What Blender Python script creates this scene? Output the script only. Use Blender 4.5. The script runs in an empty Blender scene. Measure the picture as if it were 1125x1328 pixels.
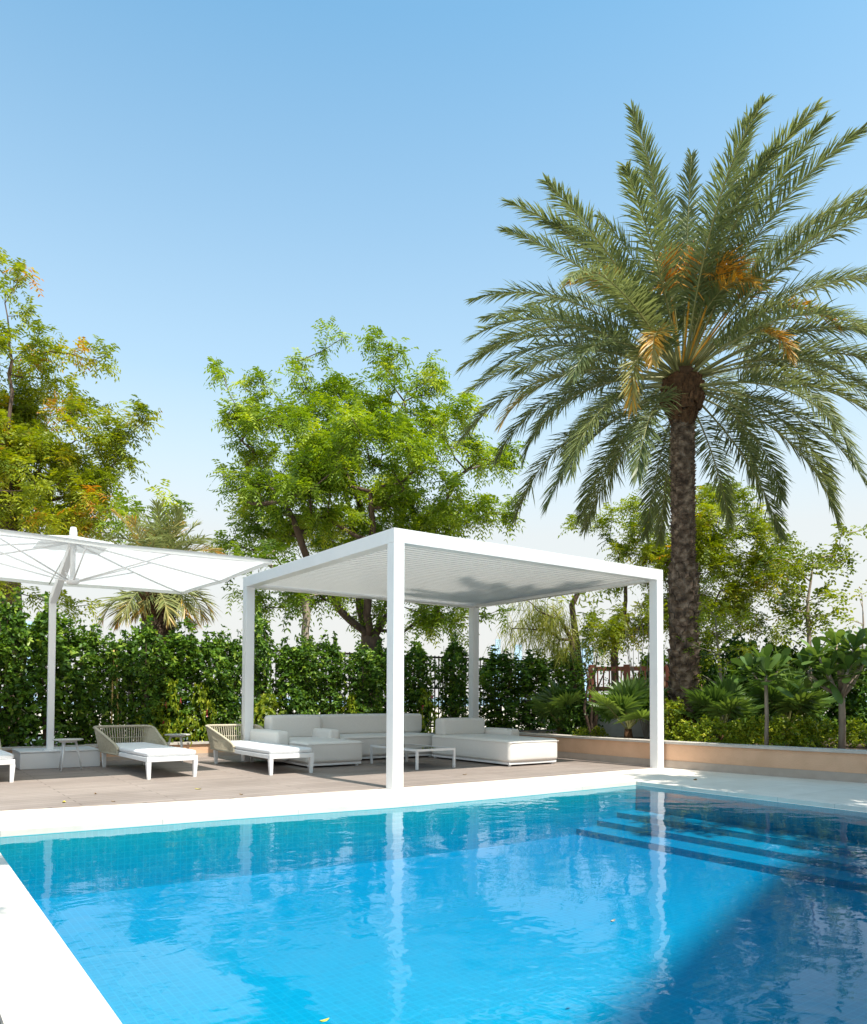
import bpy, bmesh, math, random
import numpy as np
from mathutils import Vector, Matrix
R = math.radians
rng = np.random.default_rng(11)
random.seed(5)
scene = bpy.context.scene
COL = scene.collection

# ------------------------------------------------------------------ camera
W_PX, H_PX = 1125.0, 1328.0
F_PX, CY_PX = 986.33, 876.05
PITCH, ROLL, YAW = 0.0291, 0.0037, 0.6221
CAM = np.array([-4.681, -7.3135, 1.0492])
FWD = np.array([math.sin(YAW) * math.cos(PITCH), math.cos(YAW) * math.cos(PITCH), math.sin(PITCH)])
_r0 = np.array([math.cos(YAW), -math.sin(YAW), 0.0])
_u0 = np.cross(_r0, FWD)
RGT = math.cos(ROLL) * _r0 + math.sin(ROLL) * _u0
UPV = -math.sin(ROLL) * _r0 + math.cos(ROLL) * _u0

def ray(u, v):
    return FWD + RGT * (u - 562.5) / F_PX - UPV * (v - CY_PX) / F_PX
def at(u, v, d):
    return CAM + ray(u, v) * d
def aty(u, v, y):
    r = ray(u, v)
    return CAM + r * (y - CAM[1]) / r[1]

cam_data = bpy.data.cameras.new('camera')
cam = bpy.data.objects.new('camera', cam_data)
COL.objects.link(cam)
cam_data.sensor_fit = 'HORIZONTAL'
cam_data.sensor_width = 36.0
cam_data.lens = F_PX / W_PX * 36.0
cam_data.shift_y = (CY_PX - H_PX / 2) / W_PX
cam_data.clip_start = 0.05
cam_data.clip_end = 20000
cam.matrix_world = Matrix(((RGT[0], UPV[0], -FWD[0], CAM[0]), (RGT[1], UPV[1], -FWD[1], CAM[1]),
                           (RGT[2], UPV[2], -FWD[2], CAM[2]), (0, 0, 0, 1)))
scene.camera = cam

# ------------------------------------------------------------------ light
SUN_EL = R(61)
SUN_AZ = np.array([0.075, -1.0]); SUN_AZ = SUN_AZ / np.linalg.norm(SUN_AZ)      # horizontal direction towards the sun
world = bpy.data.worlds.new('World')
scene.world = world
world.use_nodes = True
wn = world.node_tree
for n in list(wn.nodes): wn.nodes.remove(n)
sky = wn.nodes.new('ShaderNodeTexSky')
sky.sky_type = 'NISHITA'
sky.sun_disc = False
sky.sun_elevation = SUN_EL
sky.sun_rotation = math.atan2(SUN_AZ[0], SUN_AZ[1])
sky.altitude = 0
sky.air_density = 1.0
sky.dust_density = 1.0
sky.ozone_density = 1.0
bg = wn.nodes.new('ShaderNodeBackground'); bg.inputs[1].default_value = 0.15
wo = wn.nodes.new('ShaderNodeOutputWorld')
tint = wn.nodes.new('ShaderNodeMix'); tint.data_type = 'RGBA'; tint.blend_type = 'MULTIPLY'; tint.inputs[0].default_value = 1.0
tint.inputs[7].default_value = (0.93, 1.31, 1.19, 1)
wn.links.new(sky.outputs[0], tint.inputs[6])
# pale desert haze low in the sky
gtc = wn.nodes.new('ShaderNodeTexCoord'); sxyz = wn.nodes.new('ShaderNodeSeparateXYZ'); wn.links.new(gtc.outputs['Generated'], sxyz.inputs[0])
hr = wn.nodes.new('ShaderNodeValToRGB'); els = hr.color_ramp.elements
els[0].position = 0.0; els[0].color = (1, 1, 1, 1); els[1].position = 0.68; els[1].color = (0, 0, 0, 1)
for p_, v_ in ((0.105, 0.97), (0.208, 0.89), (0.30, 0.60), (0.385, 0.36), (0.53, 0.17)):
    e_ = els.new(p_); e_.color = (v_, v_, v_, 1)
wn.links.new(sxyz.outputs[2], hr.inputs[0])
hz = wn.nodes.new('ShaderNodeMix'); hz.data_type = 'RGBA'
hz.inputs[7].default_value = (3.5, 3.5, 3.42, 1)
wn.links.new(hr.outputs[0], hz.inputs[0]); wn.links.new(tint.outputs[2], hz.inputs[6])
wn.links.new(hz.outputs[2], bg.inputs[0]); wn.links.new(bg.outputs[0], wo.inputs[0])
sd = bpy.data.lights.new('sun', 'SUN'); sd.energy = 4.2; sd.angle = R(0.53); sd.color = (1.0, 0.95, 0.87)
so = bpy.data.objects.new('sun', sd); COL.objects.link(so)
sv = Vector((SUN_AZ[0] * math.cos(SUN_EL), SUN_AZ[1] * math.cos(SUN_EL), math.sin(SUN_EL)))
so.rotation_euler = sv.to_track_quat('Z', 'Y').to_euler()
so.location = (0, -20, 40)
scene.view_settings.view_transform = 'Standard'
scene.view_settings.look = 'None'
scene.view_settings.exposure = 0.75
scene.view_settings.gamma = 1.0
scene.render.engine = 'CYCLES'
scene.cycles.max_bounces = 10
scene.cycles.transparent_max_bounces = 16
scene.cycles.diffuse_bounces = 4
scene.cycles.caustics_reflective = False
scene.cycles.caustics_refractive = False
scene.cycles.sample_clamp_indirect = 6.0
scene.cycles.use_denoising = True

# ------------------------------------------------------------------ materials
def newmat(name):
    m = bpy.data.materials.new(name); m.use_nodes = True
    nt = m.node_tree
    b = nt.nodes['Principled BSDF']
    return m, nt, b
def N(nt, t, **kw):
    n = nt.nodes.new(t)
    for k, v in kw.items():
        if hasattr(n, k): setattr(n, k, v)
    return n
def ramp(nt, stops):
    r = nt.nodes.new('ShaderNodeValToRGB')
    e = r.color_ramp.elements
    e[0].position, e[0].color = stops[0][0], (*stops[0][1], 1)
    e[1].position, e[1].color = stops[-1][0], (*stops[-1][1], 1)
    for p, c in stops[1:-1]:
        x = e.new(p); x.color = (*c, 1)
    return r
def coords(nt, scale=(1, 1, 1), out='Object'):
    tc = N(nt, 'ShaderNodeTexCoord'); mp = N(nt, 'ShaderNodeMapping')
    mp.inputs['Scale'].default_value = scale
    nt.links.new(tc.outputs[out], mp.inputs[0])
    return mp.outputs[0]
def noise_mat(name, stops, scale=8, rough=0.6, detail=6, bump=0.0, bscale=None, stretch=(1, 1, 1), spec=0.3):
    m, nt, b = newmat(name)
    co = coords(nt, stretch)
    n = N(nt, 'ShaderNodeTexNoise'); n.inputs['Scale'].default_value = scale; n.inputs['Detail'].default_value = detail
    nt.links.new(co, n.inputs['Vector'])
    r = ramp(nt, stops); nt.links.new(n.outputs[0], r.inputs[0]); nt.links.new(r.outputs[0], b.inputs['Base Color'])
    b.inputs['Roughness'].default_value = rough
    b.inputs['Specular IOR Level'].default_value = spec
    if bump:
        n2 = N(nt, 'ShaderNodeTexNoise'); n2.inputs['Scale'].default_value = bscale or scale * 4; n2.inputs['Detail'].default_value = 5
        nt.links.new(co, n2.inputs['Vector'])
        bp = N(nt, 'ShaderNodeBump'); bp.inputs['Strength'].default_value = bump; bp.inputs['Distance'].default_value = 0.02
        nt.links.new(n2.outputs[0], bp.inputs['Height']); nt.links.new(bp.outputs[0], b.inputs['Normal'])
    return m
def leaf_mat(name, stops, trans=0.35, rough=0.45, spec=0.35):
    m, nt, b = newmat(name)
    a = N(nt, 'ShaderNodeAttribute'); a.attribute_name = 'tint'
    r = ramp(nt, stops)
    nt.links.new(a.outputs['Fac'], r.inputs[0]); nt.links.new(r.outputs[0], b.inputs['Base Color'])
    b.inputs['Roughness'].default_value = rough
    b.inputs['Specular IOR Level'].default_value = spec
    t = N(nt, 'ShaderNodeBsdfTranslucent')
    hs = N(nt, 'ShaderNodeHueSaturation'); hs.inputs['Saturation'].default_value = 1.1; hs.inputs['Value'].default_value = 1.5
    hs.inputs['Hue'].default_value = 0.485
    nt.links.new(r.outputs[0], hs.inputs['Color']); nt.links.new(hs.outputs[0], t.inputs[0])
    mx = N(nt, 'ShaderNodeMixShader'); mx.inputs[0].default_value = trans
    nt.links.new(b.outputs[0], mx.inputs[1]); nt.links.new(t.outputs[0], mx.inputs[2])
    nt.links.new(mx.outputs[0], nt.nodes['Material Output'].inputs[0])
    return m
M = {}
M['white_metal'] = noise_mat('white_metal', [(0.3, (0.76, 0.765, 0.77)), (0.7, (0.81, 0.81, 0.81))], scale=3, rough=0.35, spec=0.5)
M['white_fabric'] = noise_mat('white_fabric', [(0.3, (0.76, 0.76, 0.76)), (0.7, (0.82, 0.82, 0.82))], scale=120, rough=0.85, bump=0.15, bscale=300)
M['cushion'] = noise_mat('cushion', [(0.3, (0.68, 0.69, 0.71)), (0.7, (0.76, 0.77, 0.78))], scale=60, rough=0.9, bump=0.2, bscale=200)
M['sofa_fabric'] = noise_mat('sofa_fabric', [(0.3, (0.73, 0.705, 0.665)), (0.7, (0.80, 0.775, 0.735))], scale=90, rough=0.9, bump=0.25, bscale=260)
M['rope'] = noise_mat('rope', [(0.3, (0.42, 0.37, 0.27)), (0.7, (0.55, 0.50, 0.38))], scale=60, rough=0.8, bump=0.4, bscale=140)
M['grey_top'] = noise_mat('grey_top', [(0.3, (0.5, 0.48, 0.45)), (0.7, (0.58, 0.56, 0.53))], scale=20, rough=0.5)
M['dark_glass'] = noise_mat('dark_glass', [(0.3, (0.05, 0.05, 0.055)), (0.7, (0.07, 0.07, 0.075))], scale=4, rough=0.05, spec=0.6)
M['dark_metal'] = noise_mat('dark_metal', [(0.3, (0.03, 0.022, 0.018)), (0.7, (0.06, 0.045, 0.035))], scale=12, rough=0.5)
M['gate_wood'] = noise_mat('gate_wood', [(0.3, (0.30, 0.095, 0.055)), (0.7, (0.44, 0.155, 0.095))], scale=10, rough=0.55, stretch=(1, 1, 0.1))
M['peach'] = noise_mat('peach', [(0.25, (0.63, 0.385, 0.24)), (0.75, (0.76, 0.475, 0.305))], scale=3.5, rough=0.85, bump=0.25, bscale=60)
M['grey_base'] = noise_mat('grey_base', [(0.3, (0.40, 0.325, 0.265)), (0.7, (0.48, 0.395, 0.33))], scale=5, rough=0.85, bump=0.2)
M['cap'] = noise_mat('cap', [(0.3, (0.46, 0.41, 0.36)), (0.7, (0.58, 0.53, 0.47))], scale=6, rough=0.7, bump=0.2)
M['soil'] = noise_mat('soil', [(0.3, (0.05, 0.035, 0.025)), (0.7, (0.13, 0.09, 0.06))], scale=9, rough=0.95, bump=0.8)
M['sand'] = noise_mat('sand', [(0.3, (0.50, 0.42, 0.33)), (0.7, (0.62, 0.54, 0.44))], scale=0.6, rough=0.9)
M['bamboo'] = noise_mat('bamboo', [(0.3, (0.5, 0.33, 0.1)), (0.7, (0.62, 0.45, 0.18))], scale=14, rough=0.5)
M['rock'] = noise_mat('rock', [(0.3, (0.25, 0.22, 0.18)), (0.7, (0.4, 0.36, 0.3))], scale=9, rough=0.9, bump=0.6)
M['bark'] = noise_mat('bark', [(0.3, (0.07, 0.045, 0.032)), (0.7, (0.16, 0.11, 0.08))], scale=9, rough=0.9, bump=0.7, stretch=(1, 1, 0.3))
M['pale_bark'] = noise_mat('pale_bark', [(0.3, (0.28, 0.22, 0.17)), (0.7, (0.42, 0.35, 0.28))], scale=9, rough=0.9, bump=0.5, stretch=(1, 1, 0.3))
M['palm_bark'] = noise_mat('palm_bark', [(0.34, (0.055, 0.036, 0.025)), (0.52, (0.16, 0.11, 0.078)), (0.68, (0.33, 0.245, 0.18))], scale=9, rough=0.9, bump=0.9, bscale=46)
M['palm_fibre'] = noise_mat('palm_fibre', [(0.3, (0.055, 0.028, 0.014)), (0.6, (0.13, 0.065, 0.03)), (0.75, (0.2, 0.11, 0.06))], scale=18, rough=0.9, bump=0.8, bscale=60)
M['rachis'] = noise_mat('rachis', [(0.3, (0.20, 0.20, 0.07)), (0.7, (0.32, 0.30, 0.12))], scale=5, rough=0.5)
M['fruit'] = noise_mat('fruit', [(0.3, (0.55, 0.24, 0.02)), (0.7, (0.72, 0.38, 0.05))], scale=9, rough=0.5)
M['palm_leaf'] = leaf_mat('palm_leaf', [(0.0, (0.075, 0.105, 0.040)), (0.45, (0.150, 0.185, 0.068)), (0.75, (0.24, 0.27, 0.09)), (0.9, (0.34, 0.30, 0.10)), (1.0, (0.62, 0.34, 0.04))], trans=0.28, rough=0.42, spec=0.4)
M['fan_leaf'] = leaf_mat('fan_leaf', [(0.0, (0.035, 0.075, 0.015)), (0.5, (0.095, 0.17, 0.03)), (1.0, (0.22, 0.32, 0.06))], trans=0.3, rough=0.4, spec=0.5)
M['neem_leaf'] = leaf_mat('neem_leaf', [(0.0, (0.055, 0.11, 0.012)), (0.5, (0.155, 0.245, 0.02)), (0.8, (0.27, 0.37, 0.03)), (1.0, (0.42, 0.48, 0.055))], trans=0.4)
M['gold_leaf'] = leaf_mat('gold_leaf', [(0.0, (0.08, 0.13, 0.012)), (0.5, (0.21, 0.27, 0.02)), (0.8, (0.37, 0.40, 0.027)), (0.94, (0.48, 0.38, 0.045)), (1.0, (0.55, 0.26, 0.03))], trans=0.38)
M['hedge_leaf'] = leaf_mat('hedge_leaf', [(0.0, (0.022, 0.06, 0.010)), (0.5, (0.062, 0.135, 0.016)), (0.85, (0.16, 0.28, 0.028)), (1.0, (0.32, 0.42, 0.06))], trans=0.3, rough=0.42, spec=0.3)
M['duranta_leaf'] = leaf_mat('duranta_leaf', [(0.0, (0.08, 0.14, 0.012)), (0.5, (0.24, 0.32, 0.022)), (1.0, (0.50, 0.50, 0.05))], trans=0.35)
M['wisp_leaf'] = leaf_mat('wisp_leaf', [(0.0, (0.16, 0.20, 0.03)), (0.6, (0.32, 0.34, 0.05)), (1.0, (0.5, 0.47, 0.10))], trans=0.35)
M['flower'] = leaf_mat('flower', [(0.0, (0.45, 0.04, 0.06)), (1.0, (0.75, 0.14, 0.15))], trans=0.3)
M['dry_leaf'] = noise_mat('dry_leaf', [(0.3, (0.2, 0.12, 0.05)), (0.7, (0.36, 0.24, 0.09))], scale=20, rough=0.8)
M['yellow_leaf'] = noise_mat('yellow_leaf', [(0.3, (0.5, 0.42, 0.05)), (0.7, (0.62, 0.55, 0.1))], scale=20, rough=0.7)
M['grille'] = noise_mat('grille', [(0.3, (0.10, 0.10, 0.10)), (0.7, (0.16, 0.16, 0.16))], scale=20, rough=0.5)

def deck_mat():
    m, nt, b = newmat('deck_planks')
    co = coords(nt)
    br = N(nt, 'ShaderNodeTexBrick')
    br.offset = 0.37; br.squash = 1.0
    br.inputs['Scale'].default_value = 1.0
    br.inputs['Brick Width'].default_value = 2.3; br.inputs['Row Height'].default_value = 0.145
    br.inputs['Mortar Size'].default_value = 0.004; br.inputs['Mortar Smooth'].default_value = 0.2
    br.inputs['Bias'].default_value = 0.0
    br.inputs['Color1'].default_value = (0.315, 0.265, 0.235, 1); br.inputs['Color2'].default_value = (0.27, 0.225, 0.20, 1)
    br.inputs['Mortar'].default_value = (0.10, 0.075, 0.06, 1)
    nt.links.new(co, br.inputs['Vector'])
    st = coords(nt, (1.2, 34, 1))
    n = N(nt, 'ShaderNodeTexNoise'); n.inputs['Scale'].default_value = 2.0; n.inputs['Detail'].default_value = 5
    nt.links.new(st, n.inputs['Vector'])
    r = ramp(nt, [(0.3, (0.78, 0.76, 0.74)), (0.7, (1.1, 1.09, 1.08))]); nt.links.new(n.outputs[0], r.inputs[0])
    n3 = N(nt, 'ShaderNodeTexNoise'); n3.inputs['Scale'].default_value = 0.9; n3.inputs['Detail'].default_value = 4
    nt.links.new(co, n3.inputs['Vector'])
    r3 = ramp(nt, [(0.35, (0.86, 0.85, 0.84)), (0.65, (1.08, 1.08, 1.08))]); nt.links.new(n3.outputs[0], r3.inputs[0])
    m1 = N(nt, 'ShaderNodeMix', data_type='RGBA', blend_type='MULTIPLY'); m1.inputs[0].default_value = 1
    nt.links.new(br.outputs[0], m1.inputs[6]); nt.links.new(r.outputs[0], m1.inputs[7])
    m2 = N(nt, 'ShaderNodeMix', data_type='RGBA', blend_type='MULTIPLY'); m2.inputs[0].default_value = 1
    nt.links.new(m1.outputs[2], m2.inputs[6]); nt.links.new(r3.outputs[0], m2.inputs[7])
    nt.links.new(m2.outputs[2], b.inputs['Base Color'])
    bp = N(nt, 'ShaderNodeBump'); bp.inputs['Strength'].default_value = 0.5; bp.inputs['Distance'].default_value = 0.006
    mm = N(nt, 'ShaderNodeMath', operation='ADD')
    inv = N(nt, 'ShaderNodeMath', operation='MULTIPLY'); inv.inputs[1].default_value = -1.0
    nt.links.new(br.outputs['Fac'], inv.inputs[0])
    nt.links.new(inv.outputs[0], mm.inputs[0]); nt.links.new(n.outputs[0], mm.inputs[1])
    nt.links.new(mm.outputs[0], bp.inputs['Height']); nt.links.new(bp.outputs[0], b.inputs['Normal'])
    b.inputs['Roughness'].default_value = 0.7; b.inputs['Specular IOR Level'].default_value = 0.3
    return m
M['deck'] = deck_mat()

def coping_mat():
    m, nt, b = newmat('white_stone')
    co = coords(nt); co.node.inputs['Location'].default_value = (0.35, 0.45, 0)
    br = N(nt, 'ShaderNodeTexBrick'); br.offset = 0.0
    br.inputs['Scale'].default_value = 1.0
    br.inputs['Brick Width'].default_value = 1.2; br.inputs['Row Height'].default_value = 0.6
    br.inputs['Mortar Size'].default_value = 0.003; br.inputs['Mortar Smooth'].default_value = 0.3
    br.inputs['Color1'].default_value = (0.77, 0.705, 0.63, 1); br.inputs['Color2'].default_value = (0.735, 0.67, 0.595, 1)
    br.inputs['Mortar'].default_value = (0.50, 0.475, 0.44, 1)
    nt.links.new(co, br.inputs['Vector'])
    n = N(nt, 'ShaderNodeTexNoise'); n.inputs['Scale'].default_value = 1.6; n.inputs['Detail'].default_value = 8; n.inputs['Roughness'].default_value = 0.7
    nt.links.new(co, n.inputs['Vector'])
    r = ramp(nt, [(0.3, (0.86, 0.84, 0.81)), (0.6, (1.03, 1.03, 1.03))]); nt.links.new(n.outputs[0], r.inputs[0])
    m1 = N(nt, 'ShaderNodeMix', data_type='RGBA', blend_type='MULTIPLY'); m1.inputs[0].default_value = 0.8
    nt.links.new(br.outputs[0], m1.inputs[6]); nt.links.new(r.outputs[0], m1.inputs[7])
    nt.links.new(m1.outputs[2], b.inputs['Base Color'])
    n2 = N(nt, 'ShaderNodeTexNoise'); n2.inputs['Scale'].default_value = 90; n2.inputs['Detail'].default_value = 3
    nt.links.new(co, n2.inputs['Vector'])
    bp = N(nt, 'ShaderNodeBump'); bp.inputs['Strength'].default_value = 0.2; bp.inputs['Distance'].default_value = 0.004
    nt.links.new(n2.outputs[0], bp.inputs['Height']); nt.links.new(bp.outputs[0], b.inputs['Normal'])
    b.inputs['Roughness'].default_value = 0.75; b.inputs['Specular IOR Level'].default_value = 0.3
    return m
M['coping'] = coping_mat()

def tile_mat():
    m, nt, b = newmat('pool_mosaic')
    co = coords(nt, out='UV')
    br = N(nt, 'ShaderNodeTexBrick'); br.offset = 0.0
    br.inputs['Scale'].default_value = 1.0
    br.inputs['Brick Width'].default_value = 0.05; br.inputs['Row Height'].default_value = 0.05
    br.inputs['Mortar Size'].default_value = 0.0035; br.inputs['Mortar Smooth'].default_value = 0.3
    br.inputs['Color1'].default_value = (0.012, 0.425, 0.475, 1); br.inputs['Color2'].default_value = (0.010, 0.39, 0.445, 1)
    br.inputs['Mortar'].default_value = (0.03, 0.475, 0.525, 1)
    nt.links.new(co, br.inputs['Vector'])
    nt.links.new(br.outputs[0], b.inputs['Base Color'])
    b.inputs['Roughness'].default_value = 0.3
    return m
M['tile'] = tile_mat()

def water_mat():
    m = bpy.data.materials.new('pool_water'); m.use_nodes = True
    nt = m.node_tree
    for n in list(nt.nodes): nt.nodes.remove(n)
    out = N(nt, 'ShaderNodeOutputMaterial')
    co = coords(nt)
    # gentle swell, medium ripples and fine ripples
    def nz(scale, detail, dist, stretch):
        c = coords(nt, stretch)
        n = N(nt, 'ShaderNodeTexNoise'); n.inputs['Scale'].default_value = scale; n.inputs['Detail'].default_value = detail
        n.inputs['Roughness'].default_value = 0.45; n.inputs['Distortion'].default_value = dist
        nt.links.new(c, n.inputs['Vector']); return n.outputs[0]
    a = nz(0.9, 2.0, 0.4, (1, 1.3, 1)); bb = nz(3.3, 2.0, 0.8, (1, 1.2, 1)); c3 = nz(9.0, 2.0, 1.0, (1, 1, 1))
    msk = nz(0.45, 1.0, 0.3, (1, 1, 1))
    mr = N(nt, 'ShaderNodeMapRange'); mr.inputs[1].default_value = 0.42; mr.inputs[2].default_value = 0.66
    mr.inputs[3].default_value = 0.25; mr.inputs[4].default_value = 1.0
    nt.links.new(msk, mr.inputs[0])
    def mul(x, k):
        n = N(nt, 'ShaderNodeMath', operation='MULTIPLY'); nt.links.new(x, n.inputs[0])
        if isinstance(k, float): n.inputs[1].default_value = k
        else: nt.links.new(k, n.inputs[1])
        return n.outputs[0]
    def add(x, y):
        n = N(nt, 'ShaderNodeMath', operation='ADD'); nt.links.new(x, n.inputs[0]); nt.links.new(y, n.inputs[1]); return n.outputs[0]
    hgt = add(mul(a, 1.0), mul(add(mul(bb, 0.58), mul(c3, 0.15)), mr.outputs[0]))
    bp = N(nt, 'ShaderNodeBump'); bp.inputs['Strength'].default_value = 1.0; bp.inputs['Distance'].default_value = 0.0125
    nt.links.new(hgt, bp.inputs['Height'])
    tr = N(nt, 'ShaderNodeBsdfTransparent'); tr.inputs[0].default_value = (0.93, 0.98, 1.0, 1)
    gl = N(nt, 'ShaderNodeBsdfGlossy'); gl.inputs['Roughness'].default_value = 0.0; gl.inputs[0].default_value = (1, 1, 1, 1)
    nt.links.new(bp.outputs[0], gl.inputs['Normal'])
    fr = N(nt, 'ShaderNodeFresnel'); fr.inputs[0].default_value = 1.2
    nt.links.new(bp.outputs[0], fr.inputs['Normal'])
    mx = N(nt, 'ShaderNodeMixShader')
    nt.links.new(fr.outputs[0], mx.inputs[0]); nt.links.new(tr.outputs[0], mx.inputs[1]); nt.links.new(gl.outputs[0], mx.inputs[2])
    nt.links.new(mx.outputs[0], out.inputs['Surface'])
    va = N(nt, 'ShaderNodeVolumeAbsorption'); va.inputs['Color'].default_value = (0.0, 0.82, 0.965, 1); va.inputs['Density'].default_value = 1.25
    nt.links.new(va.outputs[0], out.inputs['Volume'])
    return m
M['water'] = water_mat()

def sea_mat():
    m, nt, b = newmat('sea')
    b.inputs['Base Color'].default_value = (0.10, 0.22, 0.30, 1); b.inputs['Roughness'].default_value = 0.25
    n = N(nt, 'ShaderNodeTexNoise'); n.inputs['Scale'].default_value = 0.6; n.inputs['Detail'].default_value = 4
    nt.links.new(coords(nt), n.inputs['Vector'])
    bp = N(nt, 'ShaderNodeBump'); bp.inputs['Strength'].default_value = 0.4
    nt.links.new(n.outputs[0], bp.inputs['Height']); nt.links.new(bp.outputs[0], b.inputs['Normal'])
    return m
M['sea'] = sea_mat()
def tower_mat():
    m, nt, b = newmat('tower_haze_blue')
    br = N(nt, 'ShaderNodeTexBrick'); br.offset = 0
    br.inputs['Brick Width'].default_value = 6; br.inputs['Row Height'].default_value = 4; br.inputs['Mortar Size'].default_value = 0.8; br.inputs['Scale'].default_value = 1
    br.inputs['Color1'].default_value = (0.42, 0.55, 0.66, 1); br.inputs['Color2'].default_value = (0.46, 0.58, 0.68, 1); br.inputs['Mortar'].default_value = (0.6, 0.68, 0.74, 1)  # pale blue of distant haze put into the facade colour
    nt.links.new(coords(nt, out='UV'), br.inputs['Vector']); nt.links.new(br.outputs[0], b.inputs['Base Color'])
    b.inputs['Roughness'].default_value = 0.4
    return m
M['tower'] = tower_mat()

# ------------------------------------------------------------------ mesh helpers
class MB:
    def __init__(s): s.v = []; s.f = []
    def add(s, vs, fs):
        o = len(s.v); s.v += [tuple(map(float, p)) for p in vs]; s.f += [tuple(i + o for i in f) for f in fs]
    def box(s, x0, x1, y0, y1, z0, z1):
        s.add([(x0, y0, z0), (x1, y0, z0), (x1, y1, z0), (x0, y1, z0), (x0, y0, z1), (x1, y0, z1), (x1, y1, z1), (x0, y1, z1)],
              [(3, 2, 1, 0), (4, 5, 6, 7), (0, 1, 5, 4), (1, 2, 6, 5), (2, 3, 7, 6), (3, 0, 4, 7)])
    def prism(s, pts, z0, z1):
        n = len(pts)
        s.add([(x, y, z0) for x, y in pts] + [(x, y, z1) for x, y in pts],
              [tuple(range(n))[::-1], tuple(range(n, 2 * n))] + [(i, (i + 1) % n, n + (i + 1) % n, n + i) for i in range(n)])
    def tube(s, path, rad, n=6, cap=True):
        P = np.array(path, float); k = len(P)
        rad = np.full(k, rad) if np.isscalar(rad) else np.array(rad, float)
        T = np.gradient(P, axis=0); T /= np.linalg.norm(T, axis=1)[:, None] + 1e-9
        ref = np.array([0, 0, 1.0]) if abs(T[0][2]) < 0.9 else np.array([1.0, 0, 0])
        A = np.cross(T[0], ref); A /= np.linalg.norm(A)
        ang = np.arange(n) * 2 * math.pi / n
        o = len(s.v)
        for i in range(k):
            A = A - T[i] * (A @ T[i]); A /= np.linalg.norm(A) + 1e-9
            B = np.cross(T[i], A)
            ring = P[i] + rad[i] * (np.cos(ang)[:, None] * A + np.sin(ang)[:, None] * B)
            s.v += [tuple(p) for p in ring]
        for i in range(k - 1):
            for j in range(n):
                s.f.append((o + i * n + j, o + i * n + (j + 1) % n, o + (i + 1) * n + (j + 1) % n, o + (i + 1) * n + j))
        if cap:
            s.f.append(tuple(o + j for j in range(n))[::-1]); s.f.append(tuple(o + (k - 1) * n + j for j in range(n)))
    def taper(s, x0, y0, x1, y1, z0, z1, w0, w1):
        """square leg from (x0,y0,z0) half width w0 to (x1,y1,z1) half width w1"""
        q = [(-1, -1), (1, -1), (1, 1), (-1, 1)]
        s.add([(x0 + a * w0, y0 + b * w0, z0) for a, b in q] + [(x1 + a * w1, y1 + b * w1, z1) for a, b in q],
              [(3, 2, 1, 0), (4, 5, 6, 7), (0, 1, 5, 4), (1, 2, 6, 5), (2, 3, 7, 6), (3, 0, 4, 7)])
    def rbox(s, x0, x1, y0, y1, z0, z1, r=0.04, n=10, puff=0.0, pz=0.0):
        c = np.array([(x0 + x1) / 2, (y0 + y1) / 2, (z0 + z1) / 2]); h = np.array([x1 - x0, y1 - y0, z1 - z0]) / 2
        r = min(r, h.min() * 0.98)
        # parameter grid with extra points in the rounded edge
        def axis(hh):
            a = np.linspace(0, math.pi / 4, 4)
            e = np.tan(a) * r
            left = -hh + r - e[::-1]
            mid = np.linspace(-hh + r, hh - r, n)
            return np.concatenate([left[:-1], mid, -left[::-1][1:]])
        seen = {}; idx = []
        def vert(p):
            q = np.clip(p, -(h - r), h - r); d = p - q; L = np.linalg.norm(d)
            if L > 1e-9: pos = q + d / L * r
            else: pos = p
            t = 1 - (pos / h) ** 2
            if puff: pos = pos + np.sign(pos) * 0
            if pz and pos[2] > 0: pos = pos + np.array([0, 0, pz * max(t[0], 0) ** 0.5 * max(t[1], 0) ** 0.5])
            if puff:
                nrm = d / L if L > 1e-9 else np.zeros(3)
                fac = 1.0
                for k in range(3): fac *= 1 - 0.75 * abs(nrm[k]) if False else 1
                m = [max(t[k], 0) ** 0.5 for k in range(3)]
                add = np.array([nrm[0] * m[1] * m[2], nrm[1] * m[0] * m[2], nrm[2] * m[0] * m[1]]) * puff
                pos = pos + add
            key = tuple(np.round(p, 6))
            if key not in seen:
                seen[key] = len(s.v); s.v.append(tuple(pos + c))
            return seen[key]
        ax = [axis(h[k]) for k in range(3)]
        for k in range(3):
            a, b = (k + 1) % 3, (k + 2) % 3
            for sg in (-1, 1):
                for i in range(len(ax[a]) - 1):
                    for j in range(len(ax[b]) - 1):
                        q = []
                        for ii, jj in ((i, j), (i + 1, j), (i + 1, j + 1), (i, j + 1)):
                            p = np.zeros(3); p[k] = sg * h[k]; p[a] = ax[a][ii]; p[b] = ax[b][jj]; q.append(vert(p))
                        s.f.append(tuple(q if sg > 0 else q[::-1]))
    def mesh(s, name, mat, smooth=False, bevel=0.0):
        me = bpy.data.meshes.new(name); me.from_pydata(s.v, [], s.f); me.update()
        if bevel:
            bm = bmesh.new(); bm.from_mesh(me)
            ed = [e for e in bm.edges if len(e.link_faces) == 2 and e.calc_face_angle() > 0.5]
            bmesh.ops.bevel(bm, geom=ed, offset=bevel, segments=2, affect='EDGES', profile=0.6)
            bm.to_mesh(me); bm.free()
        me.materials.append(mat)
        if smooth:
            me.polygons.foreach_set('use_smooth', [True] * len(me.polygons))
        return me
    def obj(s, name, mat, parent=None, smooth=False, bevel=0.0, loc=None):
        o = bpy.data.objects.new(name, s.mesh(name, mat, smooth, bevel)); COL.objects.link(o)
        if parent is not None: o.parent = parent
        if loc is not None: o.location = loc
        return o

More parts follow.
